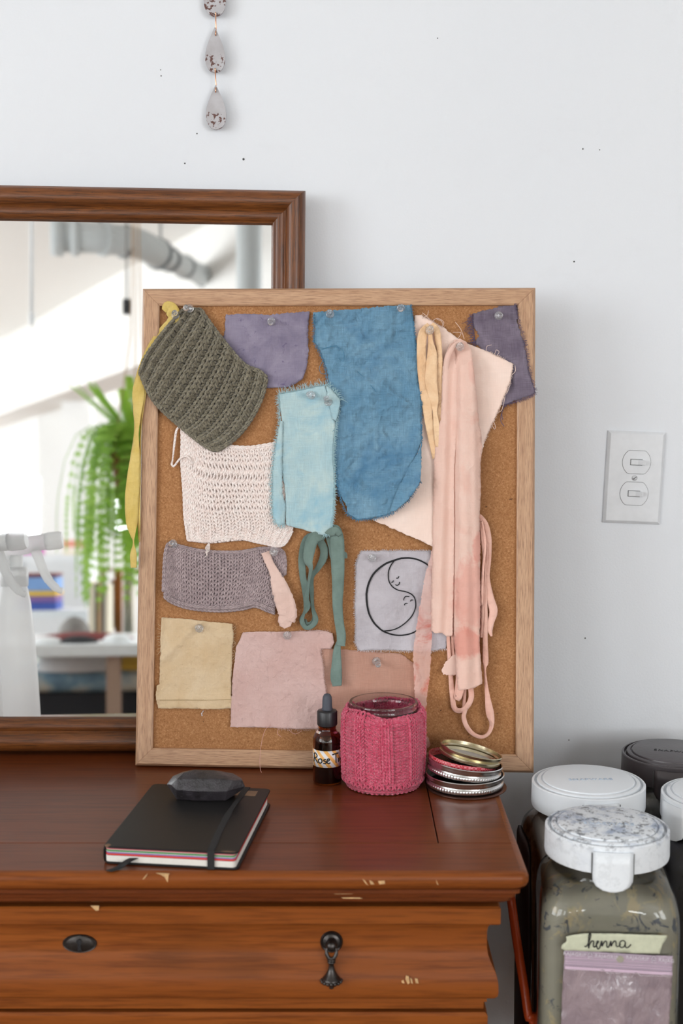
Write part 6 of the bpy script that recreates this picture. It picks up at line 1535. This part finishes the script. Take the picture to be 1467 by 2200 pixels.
# ceiling duct with joints
def room_tube(pts, r, name, mat, parent=None, n=20, org=None, closed=False):
    P = [Vector(p_) - (org or Vector((0, 0, 0))) for p_ in catmull([tuple(q) for q in pts], 6)]
    return MB().tube(P, r, n, up=(0.05, 0.1, 1)).build(name, mat, parent, True)
D0 = 5.2
dp = [at_(118, 508, D0), at_(215, 512, D0), at_(290, 522, D0 + .1), at_(345, 548, D0 + .3), at_(400, 575, D0 + .7), at_(460, 604, D0 + 1.2), at_(530, 640, D0 + 1.8)]
du = thing('ceiling_duct', 'painted round ventilation duct under the ceiling, seen in the mirror', 'duct', loc=dp[1])
room_tube(dp[:4], .078, 'duct_section', M['duct'], du, org=dp[1]); room_tube(dp[3:], .060, 'duct_section', M['duct'], du, org=dp[1])
def ringat(i, f, r, w=.012, mat='duct_ring'):
    a_, b_ = dp[i], dp[i + 1]; c_ = a_.lerp(b_, f); t_ = (b_ - a_).normalized()
    MB().tube([c_ - t_ * w - dp[1], c_ + t_ * w - dp[1]], r, 24, up=(0.05, .1, 1)).build('duct_joint', M[mat], du, True)
for i, f, r, w, m_ in ((0, .05, .098, .03, 'duct'), (0, .45, .094, .02, 'duct'), (1, .1, .088, .015, 'duct'), (1, .7, .086, .012, 'duct_ring'), (2, .9, .086, .01, 'duct_ring'), (3, .3, .070, .012, 'duct_ring'), (3, .9, .067, .01, 'duct_ring'), (4, .6, .067, .01, 'duct_ring')): ringat(i, f, r, w, m_)
for k in (1, 3): 
    c_ = dp[k]; MB().tube([c_ - dp[1], (c_.x - dp[1].x, c_.y - dp[1].y, RM['z1'] - dp[1].z)], .006, 8, up=(1, 0, 0)).build('hanger_rod', M['duct_ring'], du, True)
def cord(px, y0, y1, d, mat, label, end):
    a_ = at_(px, y0, d); b_ = at_(px - 4, y1, d); a_.z = b_.z; top = Vector((a_.x, a_.y, RM['z1'])); b_ = Vector((a_.x, a_.y, at_(px, y1, d).z))
    root = thing('pull_cord', label, 'cord', loc=b_)
    MB().tube([Vector((0, 0, 0)), (top - b_) * .5, top - b_], .008 if end == 'knot' else .005, 8, up=(1, 0, 0)).build('cord', mat, root, True)
    if end == 'knot': MB().ball((0, 0, 0), .013, 10, 8, (1, 1, 2.6)).build('frayed_knot', mat, root, True)
    else: MB().box(-.018, .018, -.018, .018, -.05, .02).build('plug', M['c_black'], root, smooth=False, bevel=.004)
cord(68, 480, 690, 4.0, M['c_white'], 'white rope with a frayed knot hanging from the ceiling, seen in the mirror', 'knot')
cord(272, 560, 655, 4.6, M['c_grey'], 'thin grey cable ending in a black plug, seen in the mirror', 'plug')
# white pipe near the right
pp = at_(535, 550, 3.6)
tag(MB().tube([(0, 0, 0), (0, 0, 1.6), (0, 0, RM['z1'])], .05, 24, up=(1, 0, 0)).build('standpipe', M['duct'], None, True), 'white vertical pipe seen in the mirror behind the board\'s top edge', 'pipe').location = (pp.x, pp.y, 0)
# column with pinned papers
CY = -9.2; cl = refl_y(133, 1200, CY); cr = refl_y(196, 1200, CY); ccx = (cl.x + cr.x) / 2; wcol = abs(cr.x - cl.x)
colo = structure(MB().box(-wcol / 2, wcol / 2, -.3, 0, 0, 2.42).build('trim_1', M['white'], None, smooth=False)); colo.location = (ccx, cl.y, 0)
side = refl_y(116, 1200, CY - 1.2); s_ = structure(MB().box(-.14, .14, -.2, 0, 0, 2.42).build('trim_2', M['white'], None, smooth=False)); s_.location = (side.x, side.y, 0)
B0, B1 = Vector((-2.9, -12.4, 0)), Vector((0.9, -3.9, 0)); bd = (B1 - B0).normalized(); bn = Vector((-bd.y, bd.x, 0)) * 0.16; vs = []
for z_ in (2.32, RM['z1']):
    for q_ in (B0 - bn, B1 - bn, B1 + bn, B0 + bn): vs.append((q_.x, q_.y, z_))
structure(MB().add(vs, [(0, 3, 2, 1), (4, 5, 6, 7), (0, 1, 5, 4), (1, 2, 6, 5), (2, 3, 7, 6), (3, 0, 4, 7)]).build('trim_3', M['ceiling'], None, smooth=False))
def paper(px0, px1, py0, py1, m_, lab):
    a_ = refl_y(px0, py0, cl.y + .004); b_ = refl_y(px1, py1, cl.y + .004)
    o = MB().box(0, b_.x - a_.x, -.003, 0, 0, a_.z - b_.z).build('pinned_paper', M[m_], None, smooth=False); o.location = (a_.x, cl.y + .004, b_.z); tag(o, lab, 'paper')
paper(134, 184, 1161, 1176, 'c_coral', 'coral paper strip on the white column, seen in the mirror')
paper(136, 180, 1182, 1234, 'c_cream', 'pale patterned paper under the coral strip on the column, in the mirror')
# hanging fern
fc = at_(292, 975, 2.9)
fern = thing('hanging_fern', 'bright green fern in a hanging pot, seen in the mirror beside the yellow ribbon', 'plant', loc=fc)
rd = random.Random(11); mb = MB()
for k in range(120):
    a = rd.uniform(0, 2 * PI); up_ = rd.random() < .22; L = rd.uniform(.28, .62) * (1 if not up_ else .7); r_out = rd.uniform(.06, .30) if not up_ else rd.uniform(.1, .3)
    q = []
    for i in range(9):
        s = i / 8; zz = (.12 * math.sin(PI * min(s * 1.6, 1)) if not up_ else .34 * s - .1 * s * s) - (L * 1.05 * max(0, s - .12) ** 1.5 if not up_ else 0)
        rr = .03 + r_out * math.sin(min(s * 1.4, 1) * PI / 2) * (1 if not up_ else s); q.append(Vector((rr * math.cos(a) * .8, rr * math.sin(a) * .8, zz)))
    mb.tube(q, .0012, 4, up=(1, 0, 0))
    for i in range(8):
        for f in (0, .33, .66):
            c_ = q[i].lerp(q[i + 1], f); t_ = (q[i + 1] - q[i]).normalized(); sd = t_.cross(Vector((math.cos(a), math.sin(a), .2))).normalized(); ln = .034 * (1 - .75 * (i + f) / 8) + .006
            for sg in (-1, 1):
                tip = c_ + sd * sg * ln + t_ * .008; w_ = t_ * .0065
                mb.add([c_ - w_ * .8, c_ + w_ * .8, tip + Vector((0, 0, -.004)), c_ + sd * sg * ln * .5 + w_, c_ + sd * sg * ln * .5 - w_], [(0, 1, 3, 4), (4, 3, 2)])
mb.build('foliage', M['fern'], fern, False)
MB().lathe([(0, -.16), (.06, -.16), (.085, -.02), (.09, 0), (.08, 0), (.075, -.01), (0, -.015)], 28).build('pot', M['c_terra'], fern, True, angle=40)
for k in range(3):
    a = 2 * PI * k / 3 + .4; MB().tube([(.088 * math.cos(a), .088 * math.sin(a), 0), (.02 * math.cos(a), .02 * math.sin(a), .4), (0, 0, RM['z1'] - fc.z)], .0025, 6, up=(1, 0, 0)).build('hanging_cord', M['c_tan'], fern, True)
# work table
ty = at_(160, 1400, 3.7); th = ty.z; tx0 = at_(70, 1400, 3.7).x - .25; tx1 = at_(292, 1400, 3.7).x + .5
tb = thing('work_table', 'white topped work table on timber legs, seen in the mirror', 'table', loc=((tx0 + tx1) / 2, ty.y - .35, 0)); TBO = Vector(((tx0 + tx1) / 2, ty.y - .35, 0))
hwx = (tx1 - tx0) / 2; print('table', th, ty, tx0, tx1)
MB().box(-hwx, hwx, -.35, .35, th - .02, th + .028).build('tabletop', M['c_white'], tb, smooth=False, bevel=.003)
lx = at_(245, 1460, 3.75).x - TBO.x
for (x, y) in ((lx, .30), (-hwx + .05, .30), (lx, -.30), (-hwx + .05, -.30)): MB().box(x - .028, x + .028, y - .028, y + .028, 0.02, th - .02).build('leg', M['c_wood'], tb, smooth=False)
for x in (lx, -hwx + .05): MB().box(x - .05, x + .05, -.38, .38, 0, .06).build('foot_rail', M['c_wood'], tb, smooth=False, bevel=.005)
def blob(px, py, d, w, h, dpt, m_, name, lab, cat, base=None, seed=0, sq=2):
    c_ = at_(px, py, d); z0 = base if base is not None else c_.z
    mb = MB(); n = 20; rows = []
    for j in range(9):
        t_ = j / 8 * PI / 2; rows.append([(w / 2 * math.cos(t_) * math.cos(a) * (1 + .12 * nz(a, j, seed)), dpt / 2 * math.cos(t_) * math.sin(a), h * math.sin(t_) * (1 + .1 * nz(a * 2, j, seed))) for a in [2 * PI * i / n for i in range(n)]])
    mb.add([v for r_ in rows for v in r_], [(i * n + k, i * n + (k + 1) % n, (i + 1) * n + (k + 1) % n, (i + 1) * n + k) for i in range(8) for k in range(n)] + [tuple(range(n))[::-1], tuple(8 * n + k for k in range(n))])
    o = mb.build(name, M[m_], None, True); o.location = (c_.x, c_.y, z0); return tag(o, lab, cat)
zt_ = th + .029
blob(160, 1368, 4.2, .145, .085, .14, 'c_grey', 'straw_hat', 'grey domed straw hat on the work table, seen in the mirror', 'hat', zt_ + .0)
blob(180, 1380, 4.0, .42, .030, .16, 'c_red', 'folded_shawl', 'dark red bundled cloth on the work table, in the mirror', 'cloth', zt_, 3)
blob(168, 1385, 3.80, .16, .028, .12, 'c_black', 'cloth_bundle', 'black cloth bundle on the work table front edge, in the mirror', 'cloth', zt_, 4)
blob(252, 1380, 3.80, .12, .035, .10, 'c_white', 'paper_heap', 'crumpled white paper heap at the table\'s right, in the mirror', 'paper', zt_, 5)
blob(100, 1385, 3.80, .13, .026, .10, 'c_white', 'folded_towel', 'small white folded towel at the table\'s left, in the mirror', 'towel', zt_, 6)
# futon below, with white cloth heap
fy = at_(180, 1500, 3.95)
MB_ = MB(); 
fo_ = thing('floor_cushion', 'tie dyed blue futon mattress under the work table, in the mirror', 'cushion', loc=(fy.x, fy.y - .5, 0))
MB().box(-1.1, 1.1, -.45, .45, at_(180, 1512, 3.6).z, at_(180, 1462, 3.6).z).build('mattress', M['tiedye'], fo_, smooth=True, bevel=.05)
MB().box(-1.05, 1.05, -.42, .42, .0, at_(180, 1514, 3.6).z).build('futon_base', M['c_black'], fo_, smooth=False)
zt2 = at_(180, 1462, 3.6).z
blob(165, 1460, 4.1, .34, .13, .3, 'c_white', 'cloth_heap', 'heap of white cloth on the futon under the table, in the mirror', 'cloth', zt2, 7)
blob(290, 1462, 4.1, .16, .10, .2, 'c_yellow', 'cloth_bundle', 'yellow cloth bundle under the right end of the table, in the mirror', 'cloth', zt2, 8)
# shelf of books / record sleeves, hanging cloth lengths
for k, (px, w, m_, y0, y1) in enumerate(((196, 7, 'c_cream', 1248, 1375), (203, 6, 'c_cream', 1252, 1375), (209, 4, 'c_black', 1252, 1375), (215, 7, 'c_tan', 1250, 1375), (221, 4, 'c_grey', 1250, 1375), (230, 9, 'c_cream', 1255, 1375))):
    a_ = at_(px, y0, 4.45); b_ = at_(px + w, y1, 4.45)
    o = MB().box(0, b_.x - a_.x, -.2, 0, 0, a_.z - zt_ + .03 - .03).build('record_sleeve', M[m_], None, smooth=False); o.location = (a_.x, a_.y + .12, zt_)
    tag(o, ('widest cream', 'cream', 'black', 'tan', 'grey', 'rightmost cream')[k] + ' sleeve standing on the work table, in the mirror', 'record sleeve', 'record sleeves on the work table')
for k, (px, w, m_, y0, y1, lab) in enumerate(((246, 16, 'c_orange', 1225, 1360, 'orange hanging cloth length at the mirror\'s right, beyond the table'), (265, 22, 'c_cream', 1228, 1372, 'cream hanging cloth length at the mirror\'s right, beyond the table'), (238, 9, 'c_tan', 1245, 1350, 'tan hanging cloth length behind the fern, in the mirror'))):
    a_ = at_(px, y0, 4.9); b_ = at_(px + w, y1, 4.9); n = 14; W_ = b_.x - a_.x; H_ = a_.z - b_.z
    vs = [(W_ * i / n, .02 * math.sin(i * 1.7), -H_ * j) for j in (0, 1) for i in range(n + 1)]
    o = MB().add(vs, [(i, i + 1, i + n + 2, i + n + 1) for i in range(n)]).build('hanging_cloth', M[m_], None, True, solid=.004); o.location = a_; tag(o, lab, 'cloth')
ra = at_(230, 1224, 4.9); rb = at_(300, 1224, 4.9)
rk = thing('drying_rack', 'wooden rack holding the hanging cloth lengths, in the mirror', 'rack', loc=(ra.x, ra.y, 0))
MB().tube([(-.02, 0, ra.z), (.2, 0, ra.z), (rb.x - ra.x + .3, 0, ra.z)], .008, 8, up=(0, 1, 0)).build('rail', M['c_wood'], rk, True)
for x in (-.02, rb.x - ra.x + .3): MB().box(x - .012, x + .012, -.012, .012, 0, ra.z).build('post', M['c_wood'], rk, smooth=False)
# stacked coloured cloth on a shelf, pink board
shz = at_(80, 1312, 5.0)
sf = thing('cloth_shelf', 'low white shelf carrying folded coloured cloths, in the mirror', 'shelf', loc=(shz.x, shz.y - .15, 0))
MB().box(-.30, .25, -.2, .2, shz.z - .03, shz.z).build('shelf_board', M['c_white'], sf, smooth=False)
for x in (-.29, .22): MB().box(x, x + .03, -.2, .2, 0, shz.z - .03).build('side_panel', M['c_white'], sf, smooth=False)
zc_ = shz.z
for k, (y0, y1, m_, nm) in enumerate(((1312, 1295, 'c_blue', 'deep blue folded cloth at the bottom of the shelf stack, in the mirror'), (1295, 1281, 'c_purple', 'purple folded cloth under the yellow one, in the mirror'), (1281, 1270, 'c_yellow', 'yellow folded cloth in the shelf stack, in the mirror'), (1270, 1240, 'c_sky', 'thick sky blue folded cloth near the top of the stack, in the mirror'), (1240, 1232, 'c_red', 'thin dark red folded cloth on top of the shelf stack, in the mirror'))):
    h_k = at_(80, y1, 5.0).z - at_(80, y0, 5.0).z
    o = MB().box(-.10, .10, -.13, .13, 0, h_k - .001).build('folded_cloth', M[m_], None, smooth=False, bevel=.006); o.location = (at_(76, 1290, 5.0).x, shz.y - .15, zc_); zc_ += h_k
    tag(o, nm, 'cloth', 'folded cloths on the shelf')
pa = at_(16, 1150, 6.0); pb = at_(97, 1192, 6.0)
o = MB().box(0, pb.x - pa.x, -.02, 0, 0, pa.z - pb.z).build('foam_board', M['c_pink'], None, smooth=False, bevel=.004); o.location = (pa.x, pa.y, pb.z); tag(o, 'pink foam board beneath the far window, in the mirror', 'board')
st_h = pb.z
o = thing('side_cabinet', 'white cabinet under the pink board, in the mirror', 'cabinet', loc=((pa.x + pb.x) / 2, pa.y - .25, 0))
MB().box(-.35, .35, -.2, .3, 0, st_h - .001).build('cabinet_body', M['c_white'], o, smooth=False)
for s in (-1, 1): MB().box(-.17 + s * .175, .17 + s * .175, .3, .315, .03, st_h - .03).build('cabinet_door', M['c_white'], o, smooth=False, bevel=.003)

# nail holes and specks on the wall
mb = MB()
for px, py, r_ in ((397, 351, .0010), (523, 342, .0014), (346, 163, .0008), (423, 287, .0008), (1233, 562, .0010), (1252, 320, .0009), (345, 150, .0006), (1288, 322, .0007), (1257, 1371, .0010), (1222, 1590, .0008), (940, 82, .0007)):
    c_ = on_y(px, py, -0.0003); mb = MB().lathe([(0, .0002), (r_, .0), (0, -.0004)], 10, M=Matrix.Rotation(PI / 2, 4, 'X')); o = mb.build('nail_hole', M['gap'], bpy.data.objects['wall_back'], True); o.location = c_
